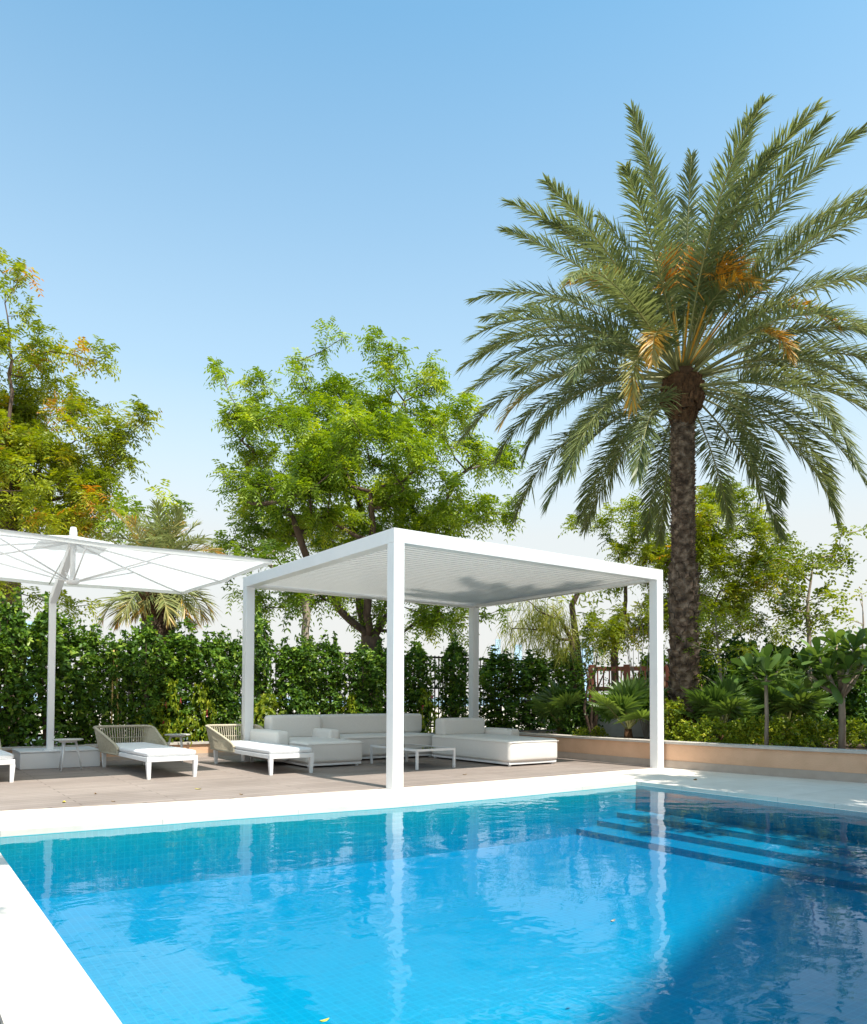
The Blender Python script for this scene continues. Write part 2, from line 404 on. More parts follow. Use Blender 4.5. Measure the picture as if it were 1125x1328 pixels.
def link_mesh(name, me, parent=None):
    o = bpy.data.objects.new(name, me); COL.objects.link(o)
    if parent is not None: o.parent = parent
    return o
def tag(o, label=None, cat=None, group=None, kind=None):
    if label: o['label'] = label
    if cat: o['category'] = cat
    if group: o['group'] = group
    if kind: o['kind'] = kind
    return o
def thing(name, label, cat, loc=(0, 0, 0), rz=0.0, group=None):
    o = bpy.data.objects.new(name, None); COL.objects.link(o)
    o.location = tuple(map(float, loc)); o.rotation_euler = (0, 0, rz)
    o.empty_display_size = 0.2
    return tag(o, label, cat, group)
def dup(root, loc, rz=0.0, label=None, scale=None):
    r = root.copy(); COL.objects.link(r)
    r.location = tuple(map(float, loc)); r.rotation_euler = (0, 0, rz)
    if scale is not None: r.scale = scale if not np.isscalar(scale) else (scale,) * 3
    if label: r['label'] = label
    def rec(a, b):
        for ch in list(a.children):
            c = ch.copy(); COL.objects.link(c); c.parent = b; rec(ch, c)
    rec(root, r)
    return r
def struct(name, mb, mat, **kw):
    o = mb.obj(name, mat, **kw); o['kind'] = 'structure'; return o

def unit(a):
    return a / (np.linalg.norm(a, axis=-1, keepdims=True) + 1e-9)

def leaf_mesh(name, base, axis, side, length, width, tint, mat, rows=((0, 0.15), (0.45, 1.0), (1, 0.0)), bend=0.0, fold=0.0):
    """one strip per leaf; rows = (t, half width factor)"""
    base = np.asarray(base, float); n = len(base)
    axis = unit(np.asarray(axis, float)); side = np.asarray(side, float)
    side = unit(side - axis * (side * axis).sum(1, keepdims=True))
    nrm = np.cross(axis, side)
    length = np.broadcast_to(length, (n,))[:, None]; width = np.broadcast_to(width, (n,))[:, None]
    bend = np.broadcast_to(bend, (n,))[:, None]
    V = []; tips = []
    for t, w in rows:
        c = base + axis * length * t
        c[:, 2:3] -= bend * length * t * t
        if w == 0:
            V.append(c); tips.append(1)
        else:
            up = nrm * (width * w * fold)
            V.append(c + side * width * w * 0.5 + up); V.append(c - side * width * w * 0.5 + up); tips.append(2)
    k = len(V)
    verts = np.stack(V, 1).reshape(-1, 3)
    faces = []; o = 0
    for a, b in zip(tips[:-1], tips[1:]):
        if b == 2 and a == 2: faces.append((o, o + 1, o + 3, o + 2))
        elif a == 2: faces.append((o, o + 1, o + 2))
        else: faces.append((o, o + 2, o + 1))
        o += a
    loops = []; starts = []; totals = []
    off = (np.arange(n) * k)[:, None]
    L = np.concatenate([np.asarray(f)[None, :] + off for f in faces], 1)      # per leaf: all face loops in order
    tot = np.tile([len(f) for f in faces], n)
    st = np.concatenate([[0], np.cumsum(tot)[:-1]])
    me = bpy.data.meshes.new(name)
    me.vertices.add(len(verts)); me.vertices.foreach_set('co', verts.astype(np.float32).ravel())
    me.loops.add(int(tot.sum())); me.loops.foreach_set('vertex_index', L.astype(np.int32).ravel())
    me.polygons.add(len(tot)); me.polygons.foreach_set('loop_start', st.astype(np.int32))
    me.update(calc_edges=True)
    at_ = me.attributes.new('tint', 'FLOAT', 'FACE')
    at_.data.foreach_set('value', np.repeat(np.broadcast_to(tint, (n,)), len(faces)).astype(np.float32))
    me.materials.append(mat)
    me.validate()
    return me

def rand_dirs(n, up=0.0):
    d = rng.normal(size=(n, 3)); d[:, 2] += up
    return unit(d)

# ------------------------------------------------------------------ trees with branches
def grow(root_path, targets, step=0.35, bias=0.25, lift=0.12, first=0, limbs=()):
    """skeleton: root_path is the trunk polyline; every target gets a twig from the best node"""
    nodes = [np.array(p, float) for p in root_path]; par = [i - 1 for i in range(len(nodes))]
    cost = [0.0]
    for i in range(1, len(nodes)): cost.append(cost[-1] + np.linalg.norm(nodes[i] - nodes[i - 1]))
    top = len(nodes) - 1
    for lb in limbs:
        prev = top
        for p in lb:
            a = nodes[prev]; p = np.array(p, float); m = max(1, int(np.linalg.norm(p - a) / 0.3)); q0 = prev
            for q in range(1, m + 1):
                nodes.append(a + (p - a) * q / m + rng.normal(size=3) * 0.02); par.append(q0); cost.append(cost[q0] + np.linalg.norm(nodes[-1] - nodes[q0]) * 0.6); q0 = len(nodes) - 1
            prev = q0
    if limbs: first = top + 1
    order = np.argsort(np.linalg.norm(targets - nodes[top], axis=1))
    ends = []
    for ti in order:
        t = targets[ti]
        A = np.array(nodes[first:]); d = np.linalg.norm(A - t, axis=1)
        low = np.maximum(0, A[:, 2] - t[2])
        k = int(np.argmin(d + bias * np.array(cost[first:]) + 0.8 * low)) + first
        a = nodes[k]; dist = np.linalg.norm(t - a); m = max(1, int(dist / step))
        prev = k
        for q in range(1, m + 1):
            f = q / m
            p = a + (t - a) * f
            p[2] -= lift * dist * math.sin(math.pi * f) * 0.6
            if q < m: p += rng.normal(size=3) * 0.035 * min(dist, 2)
            nodes.append(p); par.append(prev); cost.append(cost[prev] + np.linalg.norm(p - nodes[prev])); prev = len(nodes) - 1
        ends.append((ti, prev))
    w = np.zeros(len(nodes))
    for _, e in ends: w[e] += 1
    for i in range(len(nodes) - 1, 0, -1):
        w[par[i]] += w[i]
    return nodes, par, w, ends
def skeleton_mesh(nodes, par, w, r0, tip=0.007, power=0.56, skip_trunk=0):
    mb = MB()
    wmax = w.max()
    rad = np.maximum(tip, r0 * (w / wmax) ** power * np.where(w < wmax * 0.9, 0.8, 1.0))
    kids = {}
    for i, p in enumerate(par):
        if p >= 0: kids.setdefault(p, []).append(i)
    stack = [(0, -1)]
    while stack:
        st, p0 = stack.pop()
        chain = ([p0] if p0 >= 0 else []) + [st]
        cur = st
        while cur in kids:
            ks = sorted(kids[cur], key=lambda q: -w[q])
            for o in ks[1:]: stack.append((o, cur))
            cur = ks[0]; chain.append(cur)
        if len(chain) > 1:
            pts = [nodes[i] for i in chain]
            rr = [rad[i] for i in chain]
            if p0 >= 0: rr[0] = min(rr[0], rr[1] * 1.25)
            mb.tube(pts, rr, n=8 if rr[0] > 0.05 else 5)
    return mb
def pinnate(centers, outdir, per, leaf_len, pairs, lw, ll, droop, tint0, spread=0.9):
    """leaflets of compound leaves radiating from twig ends"""
    n = len(centers)
    c = np.repeat(centers, per, 0); od = np.repeat(outdir, per, 0); t0 = np.repeat(tint0, per, 0)
    ax = unit(od * 0.55 + rng.normal(size=c.shape) * spread)
    L = leaf_len * rng.uniform(0.7, 1.2, len(c))
    c = c + rng.normal(size=c.shape) * leaf_len * 0.18
    sd = unit(np.cross(ax, rand_dirs(len(c)) * 0.4 + np.array([0, 0, 1.0])))
    B = []; A = []; S = []; T = []
    for k in range(pairs):
        f = (k + 0.6) / pairs
        p = c + ax * (L * f)[:, None]; p[:, 2] -= droop * L * f * f
        for sg in (-1, 1):
            B.append(p); a = unit(ax * 0.55 + sd * sg + np.array([0, 0, -0.35]) + rng.normal(size=c.shape) * 0.15)
            A.append(a); S.append(ax + rng.normal(size=c.shape) * 0.2)
            T.append(np.clip(t0 + rng.normal(size=len(c)) * 0.1, 0, 1))
    B = np.concatenate(B); m = len(B)
    return B, np.concatenate(A), np.concatenate(S), ll * rng.uniform(0.75, 1.2, m), lw * rng.uniform(0.8, 1.2, m), np.concatenate(T)

def lobes_to_targets(lobes, d, spacing, depth_k=1.0, jitter=0.5):
    """lobes in photo measurements -> twig ends spread through real volumes around distance d"""
    out = []; od = []
    px = d / F_PX
    for lb in lobes:
        u, v, ru, rv = lb[:4]; dd = lb[4] if len(lb) > 4 else 0.0
        c = at(u, v, d + dd)
        a, b = ru * px, rv * px; e = max(min(a, 2.2 * b), 0.25) * depth_k
        vol = a * b * e * 4.19
        n = max(3, int(vol / spacing ** 3))
        nc_ = max(1, n // 5)
        p = unit(rng.normal(size=(nc_, 3))) * (rng.uniform(0.25, 1, nc_) ** 0.4)[:, None]
        pts = c + p[:, :1] * a * RGT + p[:, 1:2] * b * UPV + p[:, 2:] * e * FWD
        pts = np.repeat(pts, 5, 0)[:max(n, nc_)]
        pts = pts + rng.normal(size=pts.shape) * np.array([0.24, 0.24, 0.13]) * min(1.0, a / 0.35)
        out.append(pts); od.append(unit(pts - c + np.array([0, 0, 0.4 * b])))
    return np.concatenate(out), np.concatenate(od)

def tree(name, label, cat, lobes, d, trunk_px, ground, r0, mat_leaf, mat_bark, spacing=0.55, per=15, leaf_len=0.36, pairs=5, lw=0.037, ll=0.108,
         tint=(0.5, 0.18), droop=0.35, group=None, bias=0.25, depth_k=1.0, limbs=(), orange=0.0):
    tg, od = lobes_to_targets(lobes, d, spacing, depth_k)
    path = [at(u, v, d) for u, v in trunk_px]
    p0 = path[0].copy(); p0[2] = ground
    path = [p0] + path
    fine = [path[0]]
    for a, b in zip(path[:-1], path[1:]):
        m = max(1, int(np.linalg.norm(b - a) / 0.3))
        for q in range(1, m + 1): fine.append(a + (b - a) * q / m + (rng.normal(size=3) * 0.012 if q < m else 0))
    nodes, par, w, ends = grow(fine, tg, bias=bias, first=max(0, len(fine) - 4), limbs=[[at(u, v, d + dd) for u, v, dd in lb] for lb in limbs])
    t = thing(name, label, cat, p0, group=group)
    off = p0
    mb = skeleton_mesh([n - off for n in nodes], par, w, r0)
    mb.obj('trunk', mat_bark, t, smooth=True)
    base_t = tint[0] + rng.normal(size=len(tg)) * tint[1]
    if orange: base_t = np.where(rng.uniform(size=len(tg)) < orange, 0.97, base_t)
    B, A, S, L, Wd, T = pinnate(tg - off, od, per, leaf_len, pairs, lw, ll, droop, base_t)
    link_mesh('crown', leaf_mesh('crown', B, A, S, L, Wd, np.clip(T, 0, 1), mat_leaf, bend=0.15), t)
    return t

def bush_mesh(name, h, rad, n, leaf, lw, mat, tint=(0.5, 0.2), top=0.5, twigs=70, taper=0.5, whorl=6, seed=0, spires=False):
    """leafy shrub: whorls of leaves on short twigs through an upright volume"""
    g = np.random.default_rng(seed)
    k = n // whorl
    z = g.uniform(0.02, 1, k) ** 0.9; q0 = g.uniform(0, 1, k)
    rr = rad * (1 - taper * np.clip((z - top) / (1 - top), 0, 1) ** 1.4)
    lump = 1 + 0.28 * np.sin(5 * z * h + g.uniform(0, 6)) * np.cos(2.3 * z * h)
    an = g.uniform(0, 2 * math.pi, k)
    lump = lump * (1 + 0.3 * np.sin(3 * an + 4 * z * h + seed))
    if spires: z = z * (1 + 0.16 * np.maximum(0, np.cos(an * 2 + seed)) ** 3 * (q0 < 0.6))
    q = g.uniform(0.1, 1, k) ** 0.5
    c = np.stack([np.cos(an) * rr * lump * q, np.sin(an) * rr * lump * q, z * h * (1 + 0.0)], 1)
    c[:, 2] += g.normal(size=k) * 0.05
    o = unit(np.stack([np.cos(an), np.sin(an), np.full(k, 0.7)], 1) + g.normal(size=(k, 3)) * 0.4)
    C = np.repeat(c, whorl, 0); O = np.repeat(o, whorl, 0)
    ax = unit(O * 0.75 + g.normal(size=C.shape) * 0.75)
    sd = np.cross(ax, O + g.normal(size=C.shape) * 0.3)
    tt = np.repeat(np.clip(tint[0] + g.normal(size=k) * tint[1] , 0, 1), whorl) + g.normal(size=len(C)) * 0.07
    m = len(C)
    return leaf_mesh(name, C, ax, sd, leaf * g.uniform(0.7, 1.25, m), lw * g.uniform(0.8, 1.2, m), np.clip(tt, 0, 1), mat,
                     rows=((0, 0.12), (0.3, 0.8), (0.65, 1.0), (1, 0.0)), bend=0.2)
def bush_stems(h, rad, n, r=0.012, seed=0):
    g = np.random.default_rng(seed); mb = MB()
    for i in range(n):
        a = g.uniform(0, 6.28); q = rad * g.uniform(0.1, 0.7)
        e = np.array([math.cos(a) * q, math.sin(a) * q, h * g.uniform(0.6, 0.92)])
        b = np.array([math.cos(a) * q * 0.25, math.sin(a) * q * 0.25, -0.05])
        mid = (b + e) / 2 + g.normal(size=3) * 0.04
        mb.tube([b, mid, e], [r, r * 0.8, r * 0.4], n=5)
    return mb

# ------------------------------------------------------------------ palms
def frond_mesh(L, e0, curve, twist, leaflets, ll, seed, tint, lw=0.032, vee=0.5, mat=None):
    """feather frond in its own frame: starts at the origin, leans out along +x, rises by e0, bends down by curve"""
    g = np.random.default_rng(seed)
    K = 26
    s = np.linspace(0, 1, K)
    el = e0 - curve * s ** 1.5
    yaw = twist * s ** 2
    d = np.stack([np.cos(el) * np.cos(yaw), np.cos(el) * np.sin(yaw), np.sin(el)], 1)
    P = np.concatenate([[np.zeros(3)], np.cumsum((d[:-1] + d[1:]) / 2 * L / (K - 1), 0)])
    mb = MB()
    mb.tube(P, np.interp(s, [0, 0.15, 1], [0.032, 0.018, 0.004]), n=5)
    f = np.linspace(0.24, 1.0, leaflets)
    B = np.stack([np.interp(f, s, P[:, k]) for k in range(3)], 1)
    D = unit(np.stack([np.interp(f, s, d[:, k]) for k in range(3)], 1))
    hor = unit(np.cross(D, np.array([0, 0, 1.0]) + 0 * D))
    bad = np.linalg.norm(np.cross(D, np.array([0, 0, 1.0])), axis=1) < 0.08
    hor[bad] = np.array([0, -1, 0])
    up = np.cross(hor, D)
    prof = np.interp(f, [0.17, 0.3, 0.55, 0.85, 1.0], [0.55, 0.95, 1.0, 0.78, 0.42])
    Bs, As, Ss, Ls, Ts = [], [], [], [], []
    for sg in (-1, 1):
        ang = np.interp(f, [0.17, 0.6, 1], [R(64), R(48), R(22)]) + g.normal(size=leaflets) * 0.10
        v = vee + g.normal(size=leaflets) * 0.28
        lat = hor * sg * np.cos(v)[:, None] + up * np.sin(v)[:, None]
        a = D * np.cos(ang)[:, None] + lat * np.sin(ang)[:, None]
        Bs.append(B); As.append(a); Ss.append(np.cross(a, up) + g.normal(size=B.shape) * 0.35)
        Ls.append(ll * prof * g.uniform(0.82, 1.12, leaflets))
        Ts.append(np.clip(tint(f) + g.normal(size=leaflets) * 0.07, 0, 1))
    me = leaf_mesh('leaflets', np.concatenate(Bs), np.concatenate(As), np.concatenate(Ss), np.concatenate(Ls), lw, np.concatenate(Ts),
                   mat or M['palm_leaf'], rows=((0, 0.5), (0.35, 1.0), (0.7, 0.75), (1, 0.0)), bend=0.15 + 0.22 * g.uniform(0, 1, 2 * leaflets)[:, None] ** 2 if False else g.uniform(0.12, 0.38, 2 * leaflets), fold=0.0)
    return mb, me

def date_palm(label, base, zc, fronds, seed, trunk_r=0.215, name='date_palm', fruit=True, group=None):
    t = thing(name, label, 'palm tree', base, group=group)
    g = np.random.default_rng(seed)
    Hc = zc
    # trunk: core plus old leaf bases in spirals, chunky below and tightly ringed above
    mb = MB()
    zz = np.linspace(-0.1, Hc, 40)
    zsplit = Hc * 0.46
    def rad(z):
        r = trunk_r * (1.0 if z < zsplit else 0.86)
        if z < 0.5: r *= 1 + 0.25 * (0.5 - z)
        if z > Hc - 1.0: r *= 0.92
        return r
    mb.tube([(0, 0, z) for z in zz], [rad(z) * 0.92 for z in zz], n=20)
    z = 0.0; row = 0
    while z < Hc - 0.55:
        low = z < zsplit
        n = 9 if low else 13
        hgt = 0.17 if low else 0.085
        for i in range(n):
            a = (i + 0.5 * (row % 2)) / n * 2 * math.pi + g.normal() * 0.05
            r = rad(z); w = math.pi * r / n * 1.05
            out = (0.075 if low else 0.04) * g.uniform(0.5, 1.4)
            zt = z + hgt * g.uniform(0.85, 1.25); hz = hgt * g.uniform(1.25, 1.6)
            ca, sa = math.cos(a), math.sin(a)
            def pt(rr, tt, zq): return (ca * rr - sa * tt, sa * rr + ca * tt, zq)
            mb.add([pt(r * 0.9, -w, zt - hz), pt(r * 0.9, w, zt - hz), pt(r * 0.9 + out * 0.6, w * 0.85, zt - hgt * 0.2), pt(r * 0.9 + out * 0.6, -w * 0.85, zt - hgt * 0.2),
                    pt(r * 0.94 + out, w * 0.45, zt), pt(r * 0.94 + out, -w * 0.45, zt), pt(r * 0.8, w * 0.5, zt), pt(r * 0.8, -w * 0.5, zt)],
                   [(0, 1, 2, 3), (3, 2, 4, 5), (5, 4, 6, 7), (1, 6, 4, 2), (0, 3, 5, 7)])
        z += 0.135 if low else 0.066; row += 1
    mb.obj('trunk', M['palm_bark'], t)
    # fibrous collar of cut leaf bases
    mb = MB()
    zs = np.linspace(Hc - 0.62, Hc + 0.12, 9); rs = trunk_r * 1.08 * np.array([0.9, 1.15, 1.45, 1.6, 1.62, 1.58, 1.45, 1.25, 0.9])
    mb.tube([(0, 0, q) for q in zs], rs * 0.86, n=20)
    for i in range(150):
        a = g.uniform(0, 6.28); q = g.uniform(0, 1); zq = Hc - 0.7 + q * 0.72; rr = np.interp(zq, zs, rs) * 0.86
        w = g.uniform(0.03, 0.07); hh = g.uniform(0.10, 0.22); o = g.uniform(0.02, 0.08)
        ca, sa = math.cos(a), math.sin(a)
        def pt(r, tt, z_): return (ca * r - sa * tt, sa * r + ca * tt, z_)
        mb.add([pt(rr, -w, zq - hh), pt(rr, w, zq - hh), pt(rr + o, w * 0.6, zq), pt(rr + o, -w * 0.6, zq), pt(rr * 0.85, w * 0.6, zq + 0.02), pt(rr * 0.85, -w * 0.6, zq + 0.02)],
               [(0, 1, 2, 3), (3, 2, 4, 5), (0, 3, 5), (1, 4, 2)])
    mb.obj('crown_collar', M['palm_fibre'], t)
    for (az, e0, L, curve, tw, kind) in fronds:
        sd = int(g.integers(1e9))
        if kind == 'dry': tint = lambda f: 0.55 + 0.38 * f
        elif kind == 'gold': tint = lambda f: np.where(f > 0.62, 0.96, 0.6)
        else:
            b0 = g.uniform(0.25, 0.6) + (0.3 if L < 2 else 0); tint = lambda f, b0=b0: b0 + 0.1 * f
        rb, lm = frond_mesh(L, e0, curve, tw, 128 if L > 2 else 34, 0.52 if L > 3 else 0.42, sd, tint, vee=g.uniform(0.25, 0.6), lw=0.024)
        r0 = trunk_r * (0.5 if e0 > 0.9 else 1.0)
        fo = rb.obj('frond', M['rachis'], t, smooth=True)
        fo.location = (math.cos(az) * r0, math.sin(az) * r0, Hc + (0.15 if e0 > 0.6 else (-0.02 if e0 > 0 else -0.25)))
        fo.rotation_euler = (0, 0, az)
        link_mesh('leaflets', lm, fo)
    if fruit:
        for i in range(5):
            az = [R(-112), R(-158), R(-72), R(-135), R(-95)][i]; e0 = R(50) + g.uniform(-0.1, 0.2)
            mb = MB()
            st = np.array([math.cos(az) * math.cos(e0), math.sin(az) * math.cos(e0), math.sin(e0)])
            p0 = np.array([math.cos(az) * 0.15, math.sin(az) * 0.15, Hc + 0.2]); p1 = p0 + st * 1.5
            mb.tube([p0, (p0 + p1) / 2, p1], [0.022, 0.018, 0.012], n=5)
            for k in range(80):
                dd = unit(st * 0.9 + g.normal(size=3) * 0.45); ln = g.uniform(0.3, 0.55)
                q0 = p1 - st * g.uniform(0, 0.35)
                q1 = q0 + dd * ln * 0.6; q2 = q0 + dd * ln + np.array([0, 0, -0.10])
                mb.tube([q0, q1, q2], [0.010, 0.009, 0.006], n=3, cap=False)
            mb.obj('fruit_stalk', M['fruit'], t)
    return t

def fan_palm_proto(label, loc, seed=3, n=13, rad=0.55, pet=0.5):
    t = thing('fan_palm', label, 'palm', loc, group='fan palms in the planting bed')
    g = np.random.default_rng(seed)
    mb = MB(); mb.tube([(0, 0, -0.1), (0.01, 0, 0.12), (0, 0, 0.28)], [0.07, 0.08, 0.06], n=10)
    mb.obj('trunk', M['palm_fibre'], t, smooth=True)
    for i in range(n):
        az = i * 2.4 + g.normal() * 0.2; e = R(g.uniform(28, 82)) if i > 2 else R(78)
        d = np.array([math.cos(az) * math.cos(e), math.sin(az) * math.cos(e), math.sin(e)])
        p0 = np.array([0, 0, 0.25]); p1 = p0 + d * pet * g.uniform(0.8, 1.2)
        mb = MB(); mb.tube([p0, (p0 + p1) / 2 + np.array([0, 0, 0.02]), p1], [0.012, 0.009, 0.006], n=5)
        fo = mb.obj('petiole', M['rachis'], t)
        S = unit(np.cross(d, [0, 0, 1.0])); U = np.cross(S, d)
        k = 30; an = np.linspace(-R(118), R(118), k)
        ax = np.cos(an)[:, None] * d + np.sin(an)[:, None] * S
        ax = ax + U * 0.18 * np.abs(np.sin(an))[:, None]
        me = leaf_mesh('fan_blade', np.repeat(p1[None], k, 0), ax, np.cross(ax, U) + U * np.where(np.arange(k) % 2, 0.5, -0.5)[:, None], rad * g.uniform(0.85, 1.1, k) * (1 - 0.12 * np.abs(an) / 2),
                       rad * 0.115, np.clip(0.45 + g.normal() * 0.18 + g.normal(size=k) * 0.06, 0, 1), M['fan_leaf'], rows=((0, 0.08), (0.55, 1.0), (1, 0.0)), bend=0.22)
        link_mesh('fan_blade', me, fo)
    return t

# ================================================================== SETTING
# pool outline
EDGE = [(-4.05, -0.52), (-2.16, -0.71), (-0.59, -0.92), (0.9, -0.975), (3.03, -0.965)]       # far rim of the pool
XL, XR, YS = -4.05, 3.03, -8.4
DECK = [(-9.0, 1.05), (-4.6, 0.76), (-3.83, 0.65), (-1.79, 0.29), (0.0, 0.14), (1.55, 0.07), (4.86, 0.10)]
WALLR = [(4.865, 5.75), (4.865, 2.2), (4.88, 0.05), (5.07, -1.59), (5.30, -2.8), (5.6, -6.5), (5.65, -14)]

g = MB()
B = 4000
def quad(mb, x0, x1, y0, y1, z): mb.add([(x0, y0, z), (x1, y0, z), (x1, y1, z), (x0, y1, z)], [(0, 1, 2, 3)])
hx0, hx1, hy0, hy1 = -4.3, 3.5, -8.8, -0.3
zg = -0.08
quad(g, -B, hx0, -B, B, zg); quad(g, hx1, B, -B, B, zg); quad(g, hx0, hx1, hy1, B, zg); quad(g, hx0, hx1, -B, hy0, zg)
struct('ground', g, M['sand'])
g = MB(); quad(g, -B, B, 70, B, -0.06); struct('sea', g, M['sea'])

# pool basin: floor, walls and entry steps on the right
def uvbox(o, s=1.0):
    me = o.data; uv = me.uv_layers.new(name='UVMap')
    for p in me.polygons:
        n = p.normal; ax = max(range(3), key=lambda k: abs(n[k]))
        for li in p.loop_indices:
            c = me.vertices[me.loops[li].vertex_index].co
            uv.data[li].uv = ((c.y, c.z), (c.x, c.z), (c.x, c.y))[ax]
ZW, ZF = -0.050, -0.56
rim = EDGE + [(XR, YS), (XL, YS)]
g = MB()
n = len(rim)
g.add([(x, y, -0.047) for x, y in rim] + [(x, y, ZF) for x, y in rim], [(i, n + i, n + (i + 1) % n, (i + 1) % n) for i in range(n)] + [tuple(range(n, 2 * n))[::-1]])
for k in range(3):
    g.box(XR - 0.36 * (k + 1), XR + 0.02 - 0.36 * k, YS, EDGE[-1][1] + 0.01, ZF - 0.02 - 0.01 * k, -0.36 - 0.065 * k)
o = struct('pool_basin', g, M['tile']); uvbox(o)
g = MB()
inset = [(x + (0.003 if x > 0 else -0.003), y + (0.004 if y > -5 else -0.004)) for x, y in rim]
g.add([(x, y, ZW) for x, y in inset] + [(x, y, ZF - 0.1) for x, y in inset],
      [tuple(range(n))[::-1], tuple(range(n, 2 * n))] + [(i, (i + 1) % n, n + (i + 1) % n, n + i) for i in range(n)])
bm = bmesh.new(); me = g.mesh('water', M['water']); bm.from_mesh(me); bmesh.ops.recalc_face_normals(bm, faces=bm.faces); bm.to_mesh(me); bm.free()
o = link_mesh('water', me); o['kind'] = 'structure'

# white stone paving round the pool
g = MB()
far = EDGE
dk = DECK[1:]
poly = [(-9.0, -0.55)] + far + [(4.985, -0.885), (4.985, 0.12)] + DECK[::-1]
g.prism([(XL - 0.0, EDGE[0][1])] + far[1:] + [(5.05, -0.965), (4.93, 0.10)] + DECK[::-1] + [(-9.0, EDGE[0][1])], -0.045, 0.0)
g.prism([(XR, -14), (5.70, -14), (5.65, -6.5), (5.35, -2.8), (5.12, -1.59), (5.05, -0.967), (XR, -0.967)], -0.045, 0.0)
g.prism([(XL + 0.002, -14), (XR - 0.002, -14), (XR - 0.002, YS), (XL + 0.002, YS)], -0.045, 0.0)
g.prism([(-9.0, -14), (XL, -14), (XL, EDGE[0][1] - 0.002), (-9.0, EDGE[0][1] - 0.002)], -0.045, 0.0)
struct('pool_paving', g, M['coping'])
g = MB(); g.prism(DECK + [(4.9, 5.85), (-9.0, 5.85)], -0.045, 0.006)
struct('pool_deck', g, M['deck'])

# planter walls: peach render, grey base band, stone cap
def planter_wall(label, path, h, band, inner=0.22, zsoil=None):
    t = thing('planter_wall', label, 'wall', (path[0][0], path[0][1], 0))
    P = np.array(path, float); ox = P[0]
    T = np.gradient(P, axis=0); T /= np.linalg.norm(T, axis=1)[:, None]
    Nn = np.stack([-T[:, 1], T[:, 0]], 1)       # to the left of the path: the planted side
    def strip(mat, name, o0, o1, z0, z1):
        m = MB(); k = len(P)
        A = P + Nn * o0 - ox; Bq = P + Nn * o1 - ox
        m.add([(*a, z0) for a in A] + [(*a, z1) for a in A] + [(*b, z1) for b in Bq] + [(*b, z0) for b in Bq],
              [(i, i + 1, k + i + 1, k + i) for i in range(k - 1)] + [(k + i, k + i + 1, 2 * k + i + 1, 2 * k + i) for i in range(k - 1)]
              + [(2 * k + i, 2 * k + i + 1, 3 * k + i + 1, 3 * k + i) for i in range(k - 1)] + [(0, k, 2 * k, 3 * k), (k - 1, 4 * k - 1, 3 * k - 1, 2 * k - 1)])
        return m.obj(name, mat, t)
    strip(M['grey_base'], 'base_band', -0.012, inner, -0.05, band)
    strip(M['peach'], 'render', 0.0, inner - 0.01, band - 0.01, h - 0.035)
    strip(M['cap'], 'cap_stone', -0.03, inner + 0.02, h - 0.036, h)
    return t
def dense(path, step=0.6):
    out = [np.array(path[0], float)]
    for a, b in zip(path[:-1], path[1:]):
        a, b = np.array(a, float), np.array(b, float); m = max(1, int(np.linalg.norm(b - a) / step))
        for q in range(1, m + 1): out.append(a + (b - a) * q / m)
    o2 = [out[0]]
    for i in range(1, len(out) - 1): o2.append((out[i - 1] + 2 * out[i] + out[i + 1]) / 4)
    return o2 + [out[-1]]
planter_wall('low peach rendered planter wall with grey base beside the palm and right of the pool', dense(WALLR)[::-1] if False else [tuple(p) for p in dense(WALLR)], 0.40, 0.115)
planter_wall('long low peach wall with stone cap under the hedge behind the loungers', [(4.84, 5.80), (1, 5.80), (-3, 5.80), (-9, 5.80)][::-1], 0.265, 0.07)
g = MB(); g.prism([(-9, 5.98), (11.0, 5.98), (11.0, 7.8), (-9, 7.8)], -0.05, 0.20)
struct('hedge_soil', g, M['soil'])
gp = [(p[0] + 0.15, p[1]) for p in dense(WALLR)]
g = MB(); g.prism(gp + [(16, -14), (16, 5.70)], -0.05, 0.30)
struct('bed_soil', g, M['soil'])

# ================================================================== PERGOLA
PW, PD, PH, PS = 4.847, 4.571, 3.0, 0.145
pg = thing('pergola', 'white flat roofed louvred pergola on four square posts at the pool edge', 'pergola', (0, 0, 0))
for (x, y) in ((0, 0), (PW - PS, 0), (0, PD - PS), (PW - PS, PD - PS)):
    g = MB(); g.box(x, x + PS, y, y + PS, 0.0, PH - 0.165)
    g.obj('post', M['white_metal'], pg, bevel=0.004)
hb = 0.165
def beam(x0, x1, y0, y1):
    g = MB(); g.box(x0, x1, y0, y1, PH - hb + 0.001, PH); return g.obj('beam', M['white_metal'], pg, bevel=0.004)
beam(0, PW, 0, PS); beam(0, PW, PD - PS, PD); beam(0, PS, PS + 0.001, PD - PS - 0.001); beam(PW - PS, PW, PS + 0.001, PD - PS - 0.001)
# inner gutter lip under the louvres
def lip(x0, x1, y0, y1):
    g = MB(); g.box(x0, x1, y0, y1, PH - hb + 0.012, PH - hb + 0.03); g.obj('gutter_lip', M['white_metal'], pg)
lip(PS + 0.001, PW - PS - 0.001, PS + 0.001, PS + 0.045); lip(PS + 0.001, PW - PS - 0.001, PD - PS - 0.045, PD - PS - 0.001)
lip(PS + 0.001, PS + 0.045, PS + 0.046, PD - PS - 0.046); lip(PW - PS - 0.045, PW - PS - 0.001, PS + 0.046, PD - PS - 0.046)
def blade_mat():
    m, nt, b = newmat('louvre_blade')
    b.inputs['Base Color'].default_value = (0.80, 0.80, 0.795, 1); b.inputs['Roughness'].default_value = 0.35
    t = N(nt, 'ShaderNodeBsdfTranslucent'); t.inputs[0].default_value = (0.82, 0.81, 0.79, 1)
    mx = N(nt, 'ShaderNodeMixShader'); mx.inputs[0].default_value = 0.52
    nt.links.new(b.outputs[0], mx.inputs[1]); nt.links.new(t.outputs[0], mx.inputs[2]); nt.links.new(mx.outputs[0], nt.nodes['Material Output'].inputs[0])
    return m
